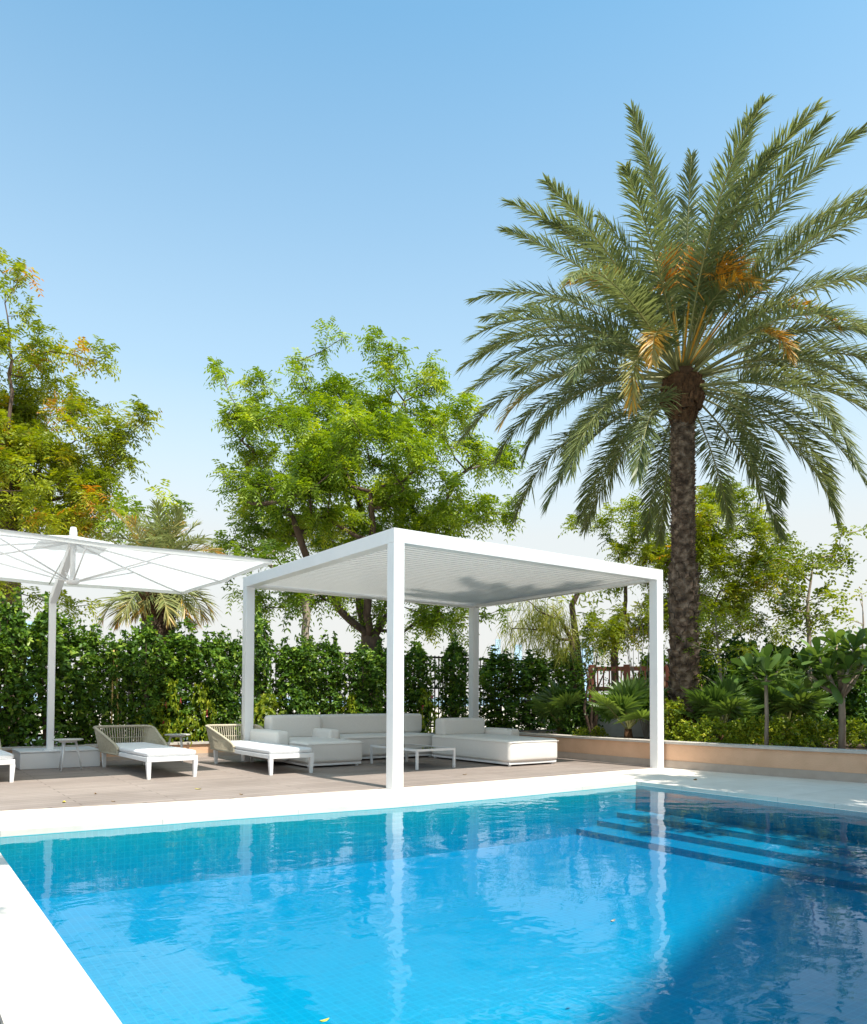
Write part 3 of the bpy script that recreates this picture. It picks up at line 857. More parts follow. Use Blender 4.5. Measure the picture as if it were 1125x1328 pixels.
M['louvre'] = blade_mat()
pitch = 0.121; wv = 0.093
ny = int((PD - 2 * PS - 0.06) / pitch) + 1
g = MB(); z0 = PH - 0.085
for i in range(ny):
    yc = PS + 0.085 + pitch * i; h2 = wv / 2
    # hollow blade section: flat belly, slightly dished top, upturned trailing hook
    # stepped blade: narrow belly below, wider shoulders above that close the joint to the next blade
    pts = [(yc + a_, z0 + b_) for a_, b_ in ((-0.041, -0.030), (0.041, -0.030), (0.041, 0.0), (0.057, 0.0), (0.057, 0.03), (-0.057, 0.03), (-0.057, 0.0), (-0.041, 0.0))]
    x0, x1 = PS + 0.006, PW - PS - 0.006; k = len(pts)
    g.add([(x0, p_, q_) for p_, q_ in pts] + [(x1, p_, q_) for p_, q_ in pts], [(j, (j + 1) % k, k + (j + 1) % k, k + j) for j in range(k)] + [tuple(range(k))[::-1], tuple(range(k, 2 * k))])
g.obj('louvre_panel', M['louvre'], pg)
M['gap_shade'] = noise_mat('gap_shade_grey', [(0.3, (0.26, 0.26, 0.27)), (0.7, (0.34, 0.34, 0.35))], scale=8, rough=0.7)  # grey strips stand in for the shaded gaps between blades
g = MB()
for i in range(ny - 1):
    yc = PS + 0.085 + pitch * (i + 0.5)
    g.box(PS + 0.008, PW - PS - 0.008, yc - 0.0185, yc + 0.0185, z0 - 0.024, z0 - 0.018)
g.obj('gap_shade_strips', M['gap_shade'], pg)

# ================================================================== UMBRELLA
UX0, UX1, UY0, UY1 = -4.75, -0.70, 1.80, 5.46
ucx, ucy = (UX0 + UX1) / 2, (UY0 + UY1) / 2
px, py = -2.735, 5.05
um = thing('cantilever_umbrella', 'large white square cantilever parasol on a single pole over the loungers', 'umbrella', (px, py, 0.262))
def U(x, y, z): return (x - px, y - py, z - 0.262)
ZR, ZA = 2.78, 3.12          # rim and apex
def canopy_z(a, b):
    """a, b in -1..1 across the canopy"""
    m = max(abs(a), abs(b))
    z = ZA - (ZA - ZR) * m ** 1.06
    # panels sag slightly between ribs, hems bow up between rib tips
    ang = math.atan2(b, a); q = abs(math.sin(2 * ang))
    z += -0.035 * q * m * (1 - m) * 2 + 0.03 * m ** 4 * q
    return z + 0.0
g = MB(); n = 32
idx = {}
for i in range(n + 1):
    for j in range(n + 1):
        a, b = -1 + 2 * i / n, -1 + 2 * j / n
        idx[i, j] = len(g.v); g.v.append(U(ucx + a * (UX1 - UX0) / 2, ucy + b * (UY1 - UY0) / 2, canopy_z(a, b)))
for i in range(n):
    for j in range(n):
        g.f.append((idx[i, j], idx[i + 1, j], idx[i + 1, j + 1], idx[i, j + 1]))
# turned-down hem
hem = [(i, 0) for i in range(n)] + [(n, j) for j in range(n)] + [(n - i, n) for i in range(n)] + [(0, n - j) for j in range(n)]
o0 = len(g.v)
for (i, j) in hem:
    p = g.v[idx[i, j]]; g.v.append((p[0], p[1], p[2] - 0.05))
for k in range(len(hem)):
    k2 = (k + 1) % len(hem)
    g.f.append((idx[hem[k]], idx[hem[k2]], o0 + k2, o0 + k))
def canopy_mat():
    m, nt, b = newmat('canopy_cloth')
    n1 = N(nt, 'ShaderNodeTexNoise'); n1.inputs['Scale'].default_value = 140
    nt.links.new(coords(nt), n1.inputs['Vector'])
    r = ramp(nt, [(0.3, (0.80, 0.80, 0.79)), (0.7, (0.84, 0.84, 0.83))]); nt.links.new(n1.outputs[0], r.inputs[0])
    nt.links.new(r.outputs[0], b.inputs['Base Color']); b.inputs['Roughness'].default_value = 0.9
    t = N(nt, 'ShaderNodeBsdfTranslucent'); nt.links.new(r.outputs[0], t.inputs[0])
    mx = N(nt, 'ShaderNodeMixShader'); mx.inputs[0].default_value = 0.48
    nt.links.new(b.outputs[0], mx.inputs[1]); nt.links.new(t.outputs[0], mx.inputs[2]); nt.links.new(mx.outputs[0], nt.nodes['Material Output'].inputs[0])
    return m
M['canopy'] = canopy_mat()
g.obj('canopy', M['canopy'], um, smooth=True)
# scalloped vent flap on top
g = MB(); k = 48
for q in range(k):
    a = 2 * math.pi * q / k
    ca, sa = math.cos(a), math.sin(a); sc = 0.42 / max(abs(ca), abs(sa)) * (1 + 0.0 * q)
    x, y = ca * sc, sa * sc
    g.v.append(U(ucx + x, ucy + y, ZA - 0.075 + 0.018 * math.cos(8 * a)))
g.v.append(U(ucx, ucy, ZA + 0.06))
for q in range(k): g.f.append((q, (q + 1) % k, k))
g.obj('vent_flap', M['canopy'], um, smooth=True)
g = MB(); g.tube([U(ucx, ucy, ZA + 0.02), U(ucx, ucy, ZA + 0.10), U(ucx, ucy, ZA + 0.17)], [0.05, 0.05, 0.035], n=12)
g.obj('finial', M['white_metal'], um, smooth=True)
zh = 2.58
g = MB(); g.tube([U(ucx, ucy, ZA), U(ucx, ucy, zh)], 0.032, n=12); g.obj('centre_tube', M['white_metal'], um, smooth=True)
g = MB(); g.tube([U(ucx, ucy, zh - 0.05), U(ucx, ucy, zh - 0.02), U(ucx, ucy, zh + 0.03)], [0.06, 0.085, 0.08], n=14); g.obj('hub', M['white_metal'], um, smooth=True)
for k in range(8):
    a = k * math.pi / 4; ca, sa = math.cos(a), math.sin(a); m = max(abs(ca), abs(sa)); da, db = ca / m, sa / m
    def Q(f, dz=-0.03): return U(ucx + da * f * (UX1 - UX0) / 2, ucy + db * f * (UY1 - UY0) / 2, canopy_z(da * f, db * f) + dz)
    g = MB(); g.tube([Q(f) for f in np.linspace(0.03, 0.985, 8)], 0.012, n=6)
    ro = g.obj('rib', M['white_metal'], um, smooth=True)
    g = MB(); g.tube([U(ucx + da * 0.07, ucy + db * 0.07, zh), Q(0.5)], 0.010, n=6); g.obj('strut', M['white_metal'], ro, smooth=True)
g = MB(); g.box(-0.045, 0.045, -0.045, 0.045, 0.0, 2.50 - 0.262); g.obj('pole', M['white_metal'], um, bevel=0.01)
g = MB(); a = np.array(U(px, py, 2.46)); b = np.array(U(ucx, ucy, ZA - 0.06)); dd = b - a; L = np.linalg.norm(dd)
S = unit(np.cross(dd, [0, 0, 1.0])); T = unit(np.cross(S, dd)); 
def barbox(g, a, b, S, T, w, h):
    g.add([tuple(p + S * sx * w + T * sz * h) for p in (a, b) for sx, sz in ((-1, -1), (1, -1), (1, 1), (-1, 1))],
          [(3, 2, 1, 0), (4, 5, 6, 7), (0, 1, 5, 4), (1, 2, 6, 5), (2, 3, 7, 6), (3, 0, 4, 7)])
barbox(g, a, b, S, T, 0.045, 0.06); g.obj('arm', M['white_metal'], um, bevel=0.008)
g = MB(); g.box(-0.09, 0.09, -0.09, 0.09, 0.0, 0.012); g.obj('foot_plate', M['white_metal'], um)
# base block
ub = thing('umbrella_base', 'white square weight block at the foot of the parasol pole', 'umbrella base', (-2.62, 5.24, 0.006))
g = MB(); g.box(-0.53, 0.53, -0.42, 0.42, 0.0, 0.235); g.obj('weight_block', M['white_metal'], ub, bevel=0.012)
g = MB(); g.box(-0.54, 0.54, -0.43, 0.43, 0.237, 0.255); g.obj('cover_plate', M['white_metal'], ub, bevel=0.004)

# ================================================================== LOUNGERS
def lounger(label, loc, rz):
    t = thing('sun_lounger', label, 'sun lounger', loc, rz, 'woven back sun loungers along the deck')
    hw, Ln = 0.325, 2.28
    g = MB()
    g.box(-hw, hw, 0.0, 0.055, 0.215, 0.275); g.box(-hw, hw, Ln - 0.055, Ln, 0.215, 0.275)
    g.box(-hw, -hw + 0.05, 0.056, Ln - 0.056, 0.217, 0.273); g.box(hw - 0.05, hw, 0.056, Ln - 0.056, 0.217, 0.273)
    for k in range(14): g.box(-hw + 0.052, hw - 0.052, 0.15 + k * 0.15, 0.22 + k * 0.15, 0.240, 0.262)
    g.obj('frame', M['white_metal'], t, bevel=0.006)
    for sx in (-1, 1):
        g = MB(); g.taper(sx * (hw - 0.025), 0.03, sx * (hw - 0.032), 0.03, 0.214, 0.0, 0.029, 0.019); g.obj('leg', M['white_metal'], t)
        g = MB(); g.taper(sx * (hw - 0.025), Ln - 0.16, sx * (hw - 0.032), Ln - 0.16, 0.214, 0.0, 0.029, 0.019); g.obj('leg', M['white_metal'], t)
    g = MB(); g.rbox(-hw + 0.01, hw - 0.01, 0.02, 1.30, 0.278, 0.345, r=0.03, n=8, puff=0.006)
    cu = g.obj('cushion', M['cushion'], t, smooth=True)
    g = MB(); g.rbox(-hw + 0.01, hw - 0.01, 1.305, Ln - 0.1, 0.278, 0.345, r=0.03, n=8, puff=0.006)
    g.obj('back_cushion', M['cushion'], t, smooth=True)
    # rope back: rail in a wide U, cords down to a lower rail
    def smooth_path(pts, m=10):
        P = np.array(pts, float); out = []
        for i in range(len(P) - 1):
            p0, p1, p2, p3 = P[max(i - 1, 0)], P[i], P[i + 1], P[min(i + 2, len(P) - 1)]
            for q in np.linspace(0, 1, m, endpoint=False):
                out.append(0.5 * ((2 * p1) + (-p0 + p2) * q + (2 * p0 - 5 * p1 + 4 * p2 - p3) * q * q + (-p0 + 3 * p1 - 3 * p2 + p3) * q ** 3))
        out.append(P[-1]); return np.array(out)
    yb = Ln + 0.03
    top = smooth_path([(-hw - 0.01, 1.26, 0.30), (-hw - 0.02, 1.34, 0.36), (-hw - 0.055, 1.75, 0.475), (-hw - 0.085, 2.10, 0.565), (-hw - 0.03, yb + 0.03, 0.585), (0, yb + 0.06, 0.585),
                       (hw + 0.03, yb + 0.03, 0.585), (hw + 0.085, 2.10, 0.565), (hw + 0.055, 1.75, 0.475), (hw + 0.02, 1.34, 0.36), (hw + 0.01, 1.26, 0.30)])
    bot = smooth_path([(-hw - 0.012, 1.26, 0.245), (-hw - 0.012, 1.34, 0.235), (-hw - 0.015, 1.75, 0.23), (-hw - 0.015, 2.10, 0.235), (-hw + 0.02, Ln - 0.015, 0.235), (0, Ln + 0.012, 0.235),
                       (hw - 0.02, Ln - 0.015, 0.235), (hw + 0.015, 2.10, 0.235), (hw + 0.015, 1.75, 0.23), (hw + 0.012, 1.34, 0.235), (hw + 0.012, 1.26, 0.245)])
    g = MB(); g.tube(top, 0.019, n=8); g.obj('back_rail', M['rope'], t, smooth=True)
    g = MB(); g.tube(bot, 0.013, n=6); 
    def arc(P):
        s = np.concatenate([[0], np.cumsum(np.linalg.norm(np.diff(P, axis=0), axis=1))]); return s / s[-1]
    sT = np.linspace(0, 1, len(top))
    nc = 104
    for k in range(nc):
        f = 0.015 + 0.97 * k / (nc - 1)
        a = np.array([np.interp(f, sT, top[:, q]) for q in range(3)]); b = np.array([np.interp(f, sT, bot[:, q]) for q in range(3)])
        g.tube([a, a * 0.55 + b * 0.45 + np.array([0, 0, 0]), b], 0.0085, n=4, cap=False)
    mid = top * 0.52 + bot * 0.48
    g.tube(mid[22:-22], 0.006, n=4)
    g.obj('rope_weave', M['rope'], t, smooth=True)
    return t
lg = lounger('white lounger with beige rope back standing just right of the parasol base block', (-1.70, 2.56, 0.006), R(2))
dup(lg, (-0.22, 2.18, 0.006), R(0), 'white lounger with beige rope back in front of the left rear pergola post')
dup(lg, (-3.74, 3.12, 0.006), R(2), 'white lounger cut by the left frame edge, left of the parasol base block')

# ================================================================== SIDE TABLES
def side_table(label, loc, rz=0.0):
    t = thing('side_table', label, 'side table', loc, rz, 'round side tables between the loungers')
    g = MB(); k = 40
    prof = [(0.185, 0.418), (0.20, 0.424), (0.20, 0.434), (0.19, 0.439)]
    for r, z in prof: g.v += [(r * math.cos(2 * math.pi * q / k), r * math.sin(2 * math.pi * q / k), z) for q in range(k)]
    for i in range(3): g.f += [(i * k + q, i * k + (q + 1) % k, (i + 1) * k + (q + 1) % k, (i + 1) * k + q) for q in range(k)]
    g.f += [tuple(range(k))[::-1], tuple(range(3 * k, 4 * k))]
    g.obj('tabletop', M['grey_top'], t)
    for q in range(3):
        a = R(-90 + 120 * q); g = MB()
        g.tube([(0.10 * math.cos(a), 0.10 * math.sin(a), 0.418), (0.185 * math.cos(a), 0.185 * math.sin(a), 0.0)], [0.016, 0.010], n=8)
        g.obj('leg', M['white_metal'], t, smooth=True)
    g = MB(); g.tube([(0, 0, 0.395), (0, 0, 0.417)], [0.12, 0.12], n=20); g.obj('mounting_plate', M['white_metal'], t)
    return t
st = side_table('round grey topped side table on three splayed legs in front of the parasol base block', (-2.60, 4.46, 0.006), R(-35))
dup(st, (-0.88, 5.06, 0.006), R(10), 'round grey topped side table between the two rope back loungers at the peach wall')

# ================================================================== SOFAS
SOFA = M['sofa_fabric']
def plinth(t, x0, x1, y0, y1):
    g = MB(); g.box(x0 + 0.02, x1 - 0.02, y0 + 0.02, y1 - 0.02, 0.028, 0.062); g.obj('base_frame', M['white_metal'], t, bevel=0.004)
    for x in (x0 + 0.07, x1 - 0.07):
        for y in (y0 + 0.07, y1 - 0.07):
            g = MB(); g.tube([(x, y, 0.0), (x, y, 0.028)], [0.025, 0.025], n=10); g.obj('foot', M['white_metal'], t)
def sofa_piece(t, name, *b, r=0.045, puff=0.012):
    g = MB(); g.rbox(*b, r=r, n=10, puff=puff); return g.obj(name, SOFA, t, smooth=True)
def welt(parent, x0, x1, y0, y1, z, r=0.03):
    g = MB(); pts = []
    for (cx, cy, a0) in ((x1 - r, y1 - r, 0), (x0 + r, y1 - r, 90), (x0 + r, y0 + r, 180), (x1 - r, y0 + r, 270)):
        for q in range(5): a = R(a0 + 22.5 * q); pts.append((cx + r * math.cos(a), cy + r * math.sin(a), z))
    pts.append(pts[0]); g.tube(pts, 0.005, n=5, cap=False); g.obj('piping', SOFA, parent, smooth=True)
# left chaise (arm on its left)
t = thing('chaise_sofa', 'pale grey chaise sofa with left armrest beside the left rear pergola post', 'sofa', (0.30, 2.80, 0.006))
plinth(t, 0, 0.95, 0, 1.62)
s_ = sofa_piece(t, 'seat', 0, 0.95, 0, 1.60, 0.064, 0.375, puff=0.014); welt(s_, -0.013, 0.963, -0.013, 1.61, 0.345)
sofa_piece(t, 'backrest', 0.02, 0.93, 1.34, 1.62, 0.37, 0.74)
sofa_piece(t, 'armrest', -0.215, -0.005, 0.58, 1.64, 0.064, 0.52)
# middle sofa
t = thing('sofa', 'pale grey three seat sofa with low left arm along the back under the pergola', 'sofa', (1.25, 3.40, 0.006))
plinth(t, -0.18, 1.90, 0.14, 1.10)
s_ = sofa_piece(t, 'seat', 0.005, 1.98, 0.14, 0.98, 0.064, 0.40, puff=0.012); welt(s_, 0.0, 1.99, 0.128, 0.99, 0.372)
sofa_piece(t, 'backrest', 0.03, 2.12, 0.86, 1.12, 0.40, 0.74)
sofa_piece(t, 'armrest', -0.19, -0.002, 0.12, 1.10, 0.064, 0.52)
# right chaise
t = thing('chaise_sofa', 'pale grey chaise sofa with right armrest, its foot end in sun at the right', 'sofa', (2.95, 1.36, 0.006))
plinth(t, 0, 1.03, 0, 2.06)
s_ = sofa_piece(t, 'seat', 0, 1.03, 0, 2.03, 0.064, 0.40, puff=0.016); welt(s_, -0.014, 1.044, -0.014, 2.04, 0.365)
sofa_piece(t, 'backrest', 0.10, 1.02, 1.80, 2.07, 0.392, 0.68)
sofa_piece(t, 'armrest', 1.04, 1.26, 1.15, 2.07, 0.064, 0.50)
# coffee table
t = thing('coffee_table', 'low rectangular coffee table with dark glass top and slim white legs between the sofas', 'coffee table', (1.52, 1.74, 0.006))
g = MB(); g.box(0, 0.70, 0, 0.032, 0.262, 0.294); g.box(0, 0.70, 1.268, 1.30, 0.262, 0.294); g.box(0, 0.032, 0.033, 1.267, 0.263, 0.293); g.box(0.668, 0.70, 0.033, 1.267, 0.263, 0.293)
g.obj('frame', M['white_metal'], t)
g = MB(); g.box(0.034, 0.666, 0.034, 1.266, 0.281, 0.290); g.obj('tabletop', M['dark_glass'], t)
for x in (0.016, 0.684):
    for y in (0.016, 1.284):
        g = MB(); g.box(x - 0.016, x + 0.016, y - 0.016, y + 0.016, 0, 0.261); g.obj('leg', M['white_metal'], t)

# ================================================================== FENCE, GATE, STAKES
fy = 7.3
fn = thing('metal_fence', 'dark metal bar fence running behind the hedge', 'fence', (-8.5, fy, 0.0))
L = 17.4
for z in (0.35, 1.25, 1.98):
    g = MB(); g.box(0, L, -0.02, 0.02, z, z + 0.045); g.obj('rail', M['dark_metal'], fn)
g = MB()
for k in range(int(L / 0.115)):
    x = 0.05 + k * 0.115; g.box(x - 0.009, x + 0.009, -0.052, -0.022, 0.1, 2.04)
g.obj('bars', M['dark_metal'], fn)
for k in range(8):
    x = k * L / 7; g = MB(); g.box(x - 0.04, x + 0.04, 0.022, 0.10, -0.1, 2.08); g.obj('post', M['dark_metal'], fn)
ga, gb = at(768, 862, 16.0), at(868, 862, 15.6)
gt = thing('garden_gate', 'reddish brown timber gate with square posts and slender bars behind the bed', 'gate', (ga[0], ga[1], 0), math.atan2(gb[1] - ga[1], gb[0] - ga[0]))
GL = float(np.hypot(gb[0] - ga[0], gb[1] - ga[1]))
for x in (0, GL * 0.46, GL): 
    g = MB(); g.box(x - 0.07, x + 0.07, -0.07, 0.07, -0.1, 1.75); g.obj('post', M['gate_wood'], gt)
for z in (0.25, 1.2, 1.62):
    g = MB(); g.box(0.071, GL * 0.46 - 0.071, -0.03, 0.03, z, z + 0.09); g.box(GL * 0.46 + 0.071, GL - 0.071, -0.03, 0.03, z, z + 0.09); g.obj('rail', M['gate_wood'], gt)
g = MB()
for k in range(int(GL / 0.12)):
    x = 0.12 + k * 0.12
    if abs(x - GL * 0.46) > 0.09 and x < GL - 0.09: g.box(x - 0.014, x + 0.014, -0.062, -0.032, 0.12, 1.70)
g.obj('bars', M['gate_wood'], gt)
# pale garden wall beyond the gate
wa, wb = at(846, 900, 18.0), at(1000, 900, 17.5)
gw = thing('garden_wall', 'cream rendered garden wall beyond the brown gate', 'wall', (wa[0], wa[1], 0), math.atan2(wb[1] - wa[1], wb[0] - wa[0]))
WL = float(np.hypot(wb[0] - wa[0], wb[1] - wa[1]))
g = MB(); g.box(0, WL, -0.1, 0.1, -0.1, 1.55); g.obj('render', M['peach'], gw)
g = MB(); g.box(-0.03, WL + 0.03, -0.14, 0.14, 1.552, 1.62); g.obj('cap_stone', M['cap'], gw)
# low pale kerb wall in front of the gate
ka, kb = at(775, 925, 15.0), at(900, 918, 14.8)
kw = thing('kerb_wall', 'low pale stone kerb wall in front of the brown gate', 'wall', (ka[0], ka[1], 0.2), math.atan2(kb[1] - ka[1], kb[0] - ka[0]))
KL = float(np.hypot(kb[0] - ka[0], kb[1] - ka[1]))
g = MB(); g.box(0, KL, -0.12, 0.12, 0, 0.62); g.obj('stone_course', M['cap'], kw)
for u0, u1, lab in ((143.5, 147.5, 'slightly leaning bamboo stake, left one of the pair in the hedge gap'), (153.5, 151.5, 'bamboo stake, right one of the pair in the hedge gap')):
    a = aty(u0 + 0.5, 946, 6.35); b = aty(u1, 843, 6.35); a[2] = 0.1
    g = MB(); g.tube([b * 0 + 0, (b - a) * 0.5, b - a], [0.016, 0.015, 0.014], n=7)
    o = g.obj('bamboo_stake', M['bamboo'], None, smooth=True, loc=tuple(a)); tag(o, lab, 'stake', 'bamboo stakes in the hedge')

# ================================================================== PALMS
def ring(n, e, L, curve, az0, je=5, jl=0.25, jc=0.15, g=np.random.default_rng(4)):
    return [(az0 + 2 * math.pi * (i + g.uniform(-0.3, 0.3)) / n, R(e + g.uniform(-je, je)), L + g.uniform(-jl, jl), curve + g.uniform(-jc, jc), g.uniform(-0.25, 0.25), 'green') for i in range(n)]
fr = (ring(7, 79, 3.05, 0.45, 0.3, je=7, jl=.4, jc=.25) + ring(12, 62, 3.4, 0.75, 0.9, je=8, jl=.4, jc=.3) + ring(17, 46, 3.65, 1.0, 0.2, je=8, jl=.35, jc=.3) + ring(18, 29, 3.7, 1.2, 0.5, je=8, jl=.35, jc=.3)
      + ring(14, 12, 3.55, 1.3, 0.1, je=8, jl=.3, jc=.3) + ring(12, -5, 3.35, 1.1, 0.4, je=7, jl=.3, jc=.25) + ring(8, -22, 3.0, 0.85, 0.9, jl=.3))
to_cam = R(-126)
fr += [(to_cam + 0.25, R(62), 2.0, 1.9, 0.2, 'gold'), (to_cam - 0.9, R(40), 2.9, 1.3, 0.1, 'gold'), (to_cam + 1.0, R(45), 2.4, 1.8, 0.1, 'gold'), (to_cam + 0.6, R(30), 2.1, 1.9, -0.2, 'gold'), (to_cam - 0.55, R(25), 2.3, 1.8, 0.2, 'gold'),
       (to_cam - 0.7, R(12), 2.6, 1.9, 0.3, 'dry'), (to_cam - 1.3, R(5), 3.4, 1.1, 0.1, 'dry')]
fr = [(f_[0], f_[1], f_[2] * 1.06, f_[3], f_[4], f_[5]) for f_ in fr]
fr = [f_ for f_ in fr if not (f_[5] == 'green' and f_[1] < R(38) and math.cos(f_[0] - to_cam) > math.cos(R(24)))]
pb = at(888, 958, 13.3); pb[2] = 0.25
palm = date_palm('tall date palm with full crown and rough trunk rising right of the pergola', pb, 6.5, fr, 8, trunk_r=0.23)
# the same kind of palm stands on the near left terrace, outside the frame; its fronds shade the left paving
dup(palm, (-7.55, -5.7, -0.05), R(60), 'date palm on the left terrace, outside the picture')

def young_palm(label, base, zc, seed):
    g0 = np.random.default_rng(seed)
    f = []
    for (n, e, L, c) in ((5, 72, 1.05, 0.5), (6, 46, 1.15, 1.1)):
        f += [(2 * math.pi * (i + g0.uniform(-0.3, 0.3)) / n, R(e), L * g0.uniform(0.85, 1.15), c, 0.1, 'green') for i in range(n)]
    f += [(2 * math.pi * i / 7 + 0.3, R(-20), 0.95, 1.0, 0.1, 'dry') for i in range(7)]
    return date_palm(label, base, zc, f, seed, trunk_r=0.17, name='young_palm', fruit=False, group='pair of young palms behind the hedge')
p = at(196, 800, 14.5); p[2] = 0; young_palm('left one of the two young palms behind the parasol, dry fronds hanging', p, 3.35, 21)
p = at(217, 800, 15.0); p[2] = 0; young_palm('right one of the two young palms behind the parasol, arching green fronds', p, 3.55, 22)

# ================================================================== TREES
lobes_c = [(425, 440, 20, 14), (485, 438, 12, 8), (515, 450, 12, 8), (315, 488, 20, 13), (378, 470, 14, 9), (362, 502, 30, 15, -1), (565, 475, 22, 14),
           (345, 555, 55, 45, -.5), (425, 545, 62, 45), (430, 500, 40, 20), (520, 520, 60, 42, .5), (575, 545, 38, 40), (470, 600, 90, 45, -1.2), (385, 640, 85, 45, -1), (320, 605, 34, 36), (330, 650, 40, 36),
           (560, 640, 72, 42, -.6), (622, 595, 42, 32, .4), (642, 640, 26, 30), (640, 580, 25, 14), (330, 700, 46, 26), (305, 690, 22, 20), (440, 690, 80, 34), (540, 690, 70, 25), (620, 670, 40, 20),
           (380, 780, 50, 22), (310, 765, 22, 14), (565, 785, 55, 22), (590, 800, 40, 22), (540, 800, 45, 18), (615, 775, 30, 22), (450, 770, 50, 18), (500, 780, 40, 18)]
tree('neem_tree', 'broad bright green tree with a forked dark trunk standing behind the pergola', 'tree', lobes_c, 18.0,
     [(478, 880), (480, 845), (482, 832)], -0.08, 0.27, M['neem_leaf'], M['bark'], spacing=0.425, tint=(0.6, 0.18), bias=0.15,
     limbs=[[(455, 805, -.2), (432, 780, -.5), (400, 730, -1.0), (370, 650, -1.2)], [(470, 790, .3), (466, 740, .5), (450, 640, .6), (430, 560, .4)], [(476, 795, -.4), (484, 740, -.8), (480, 640, -1.0)],
            [(505, 795, .2), (522, 760, .6), (560, 690, .8), (590, 620, .6)], [(498, 790, .8), (520, 720, 1.3), (530, 600, 1.2), (525, 520, .8)]])
lobes_l = [(0, 340, 10, 14), (26, 370, 11, 10), (22, 404, 20, 10), (30, 450, 42, 36), (85, 445, 17, 18), (135, 463, 14, 8), (20, 530, 60, 50), (92, 560, 52, 42), (140, 535, 36, 22), (165, 547, 20, 13),
           (60, 630, 90, 52), (140, 610, 26, 30), (0, 610, 60, 70), (-80, 560, 85, 110), (-60, 430, 50, 50), (90, 675, 65, 25), (-40, 690, 60, 30), (135, 655, 25, 20), (30, 760, 30, 26), (80, 785, 30, 16)]
tree('neem_tree', 'yellow green tree with orange leaf patches cut by the left frame edge', 'tree', lobes_l, 17.0,
     [(20, 860), (15, 800), (12, 720), (5, 660)], -0.08, 0.22, M['gold_leaf'], M['bark'], spacing=0.41, tint=(0.56, 0.17), bias=0.15, orange=0.012,
     limbs=[[(30, 640, .3), (60, 600, .4), (100, 570, .4)], [(-10, 620, -.4), (10, 560, -.6), (15, 470, -.5), (5, 390, -.3)], [(60, 650, .8), (110, 640, 1.0)], [(20, 580, .5), (40, 500, .7)], [(-40, 620, 0), (-80, 540, 0)]])
tree('neem_sapling', 'small light green sapling crown above the young palms', 'tree', [(190, 660, 24, 15), (215, 648, 13, 8), (172, 675, 18, 12), (196, 690, 14, 16)], 15.6,
     [(186, 800), (186, 740), (188, 700)], -0.08, 0.04, M['neem_leaf'], M['bark'], spacing=0.34, tint=(0.6, 0.18))
lobes_r = [(765, 682, 13, 15), (800, 690, 34, 22), (850, 640, 36, 22), (930, 640, 40, 20), (938, 685, 58, 40), (880, 690, 55, 36), (830, 735, 50, 34), (958, 745, 54, 44), (1000, 790, 36, 36),
           (930, 805, 46, 34), (820, 790, 50, 36), (785, 815, 40, 20), (880, 770, 40, 40), (990, 720, 26, 25)]
tree('neem_tree', 'wide yellow green tree behind the date palm trunk', 'tree', lobes_r, 20.0,
     [(798, 880), (797, 850), (800, 830)], -0.08, 0.10, M['gold_leaf'], M['bark'], spacing=0.42, tint=(0.45, 0.18))
lobes_s = [(1112, 690, 13, 11), (1062, 708, 26, 14), (1080, 720, 18, 10), (1045, 742, 34, 20), (1055, 775, 30, 20), (1030, 800, 28, 22), (1068, 800, 22, 16), (1040, 835, 22, 12)]
tree('slender_tree', 'slim airy tree with sparse rounded leaves near the right edge', 'tree', lobes_s, 15.5,
     [(1051, 900), (1050, 840), (1048, 780), (1055, 730)], 0.2, 0.045, M['gold_leaf'], M['pale_bark'], spacing=0.29, per=7, pairs=4, ll=0.085, lw=0.055, tint=(0.35, 0.16), bias=0.15)
tree('slender_tree', 'bare thin sapling with few leaves at the far right edge', 'tree', [(1118, 790, 8, 20), (1112, 810, 10, 14)], 16.5,
     [(1120, 900), (1119, 830), (1118, 770)], 0.2, 0.02, M['gold_leaf'], M['pale_bark'], spacing=0.45, per=3, pairs=3, ll=0.07, lw=0.04, tint=(0.5, 0.16))
tree('pale_trunk_tree', 'tree with a slim pale trunk behind the hedge left of the forked trunk', 'tree', [(385, 775, 40, 16), (345, 748, 36, 22), (410, 745, 40, 25)], 15.5,
     [(397, 840), (398, 800), (396, 775)], -0.08, 0.085, M['neem_leaf'], M['pale_bark'], spacing=0.44, tint=(0.3, 0.15))
tree('golden_shrub', 'tall thin shrub with yellow leaves right of the date palm trunk', 'shrub', [(922, 762, 18, 12), (935, 790, 34, 16), (915, 810, 26, 18), (945, 815, 30, 14), (930, 840, 30, 18), (915, 860, 24, 14), (955, 845, 18, 14)], 13.6,
     [(938, 930), (936, 890), (932, 850), (928, 800)], 0.25, 0.03, M['duranta_leaf'], M['pale_bark'], spacing=0.22, per=7, pairs=4, leaf_len=0.22, ll=0.06, lw=0.03, tint=(0.55, 0.2))
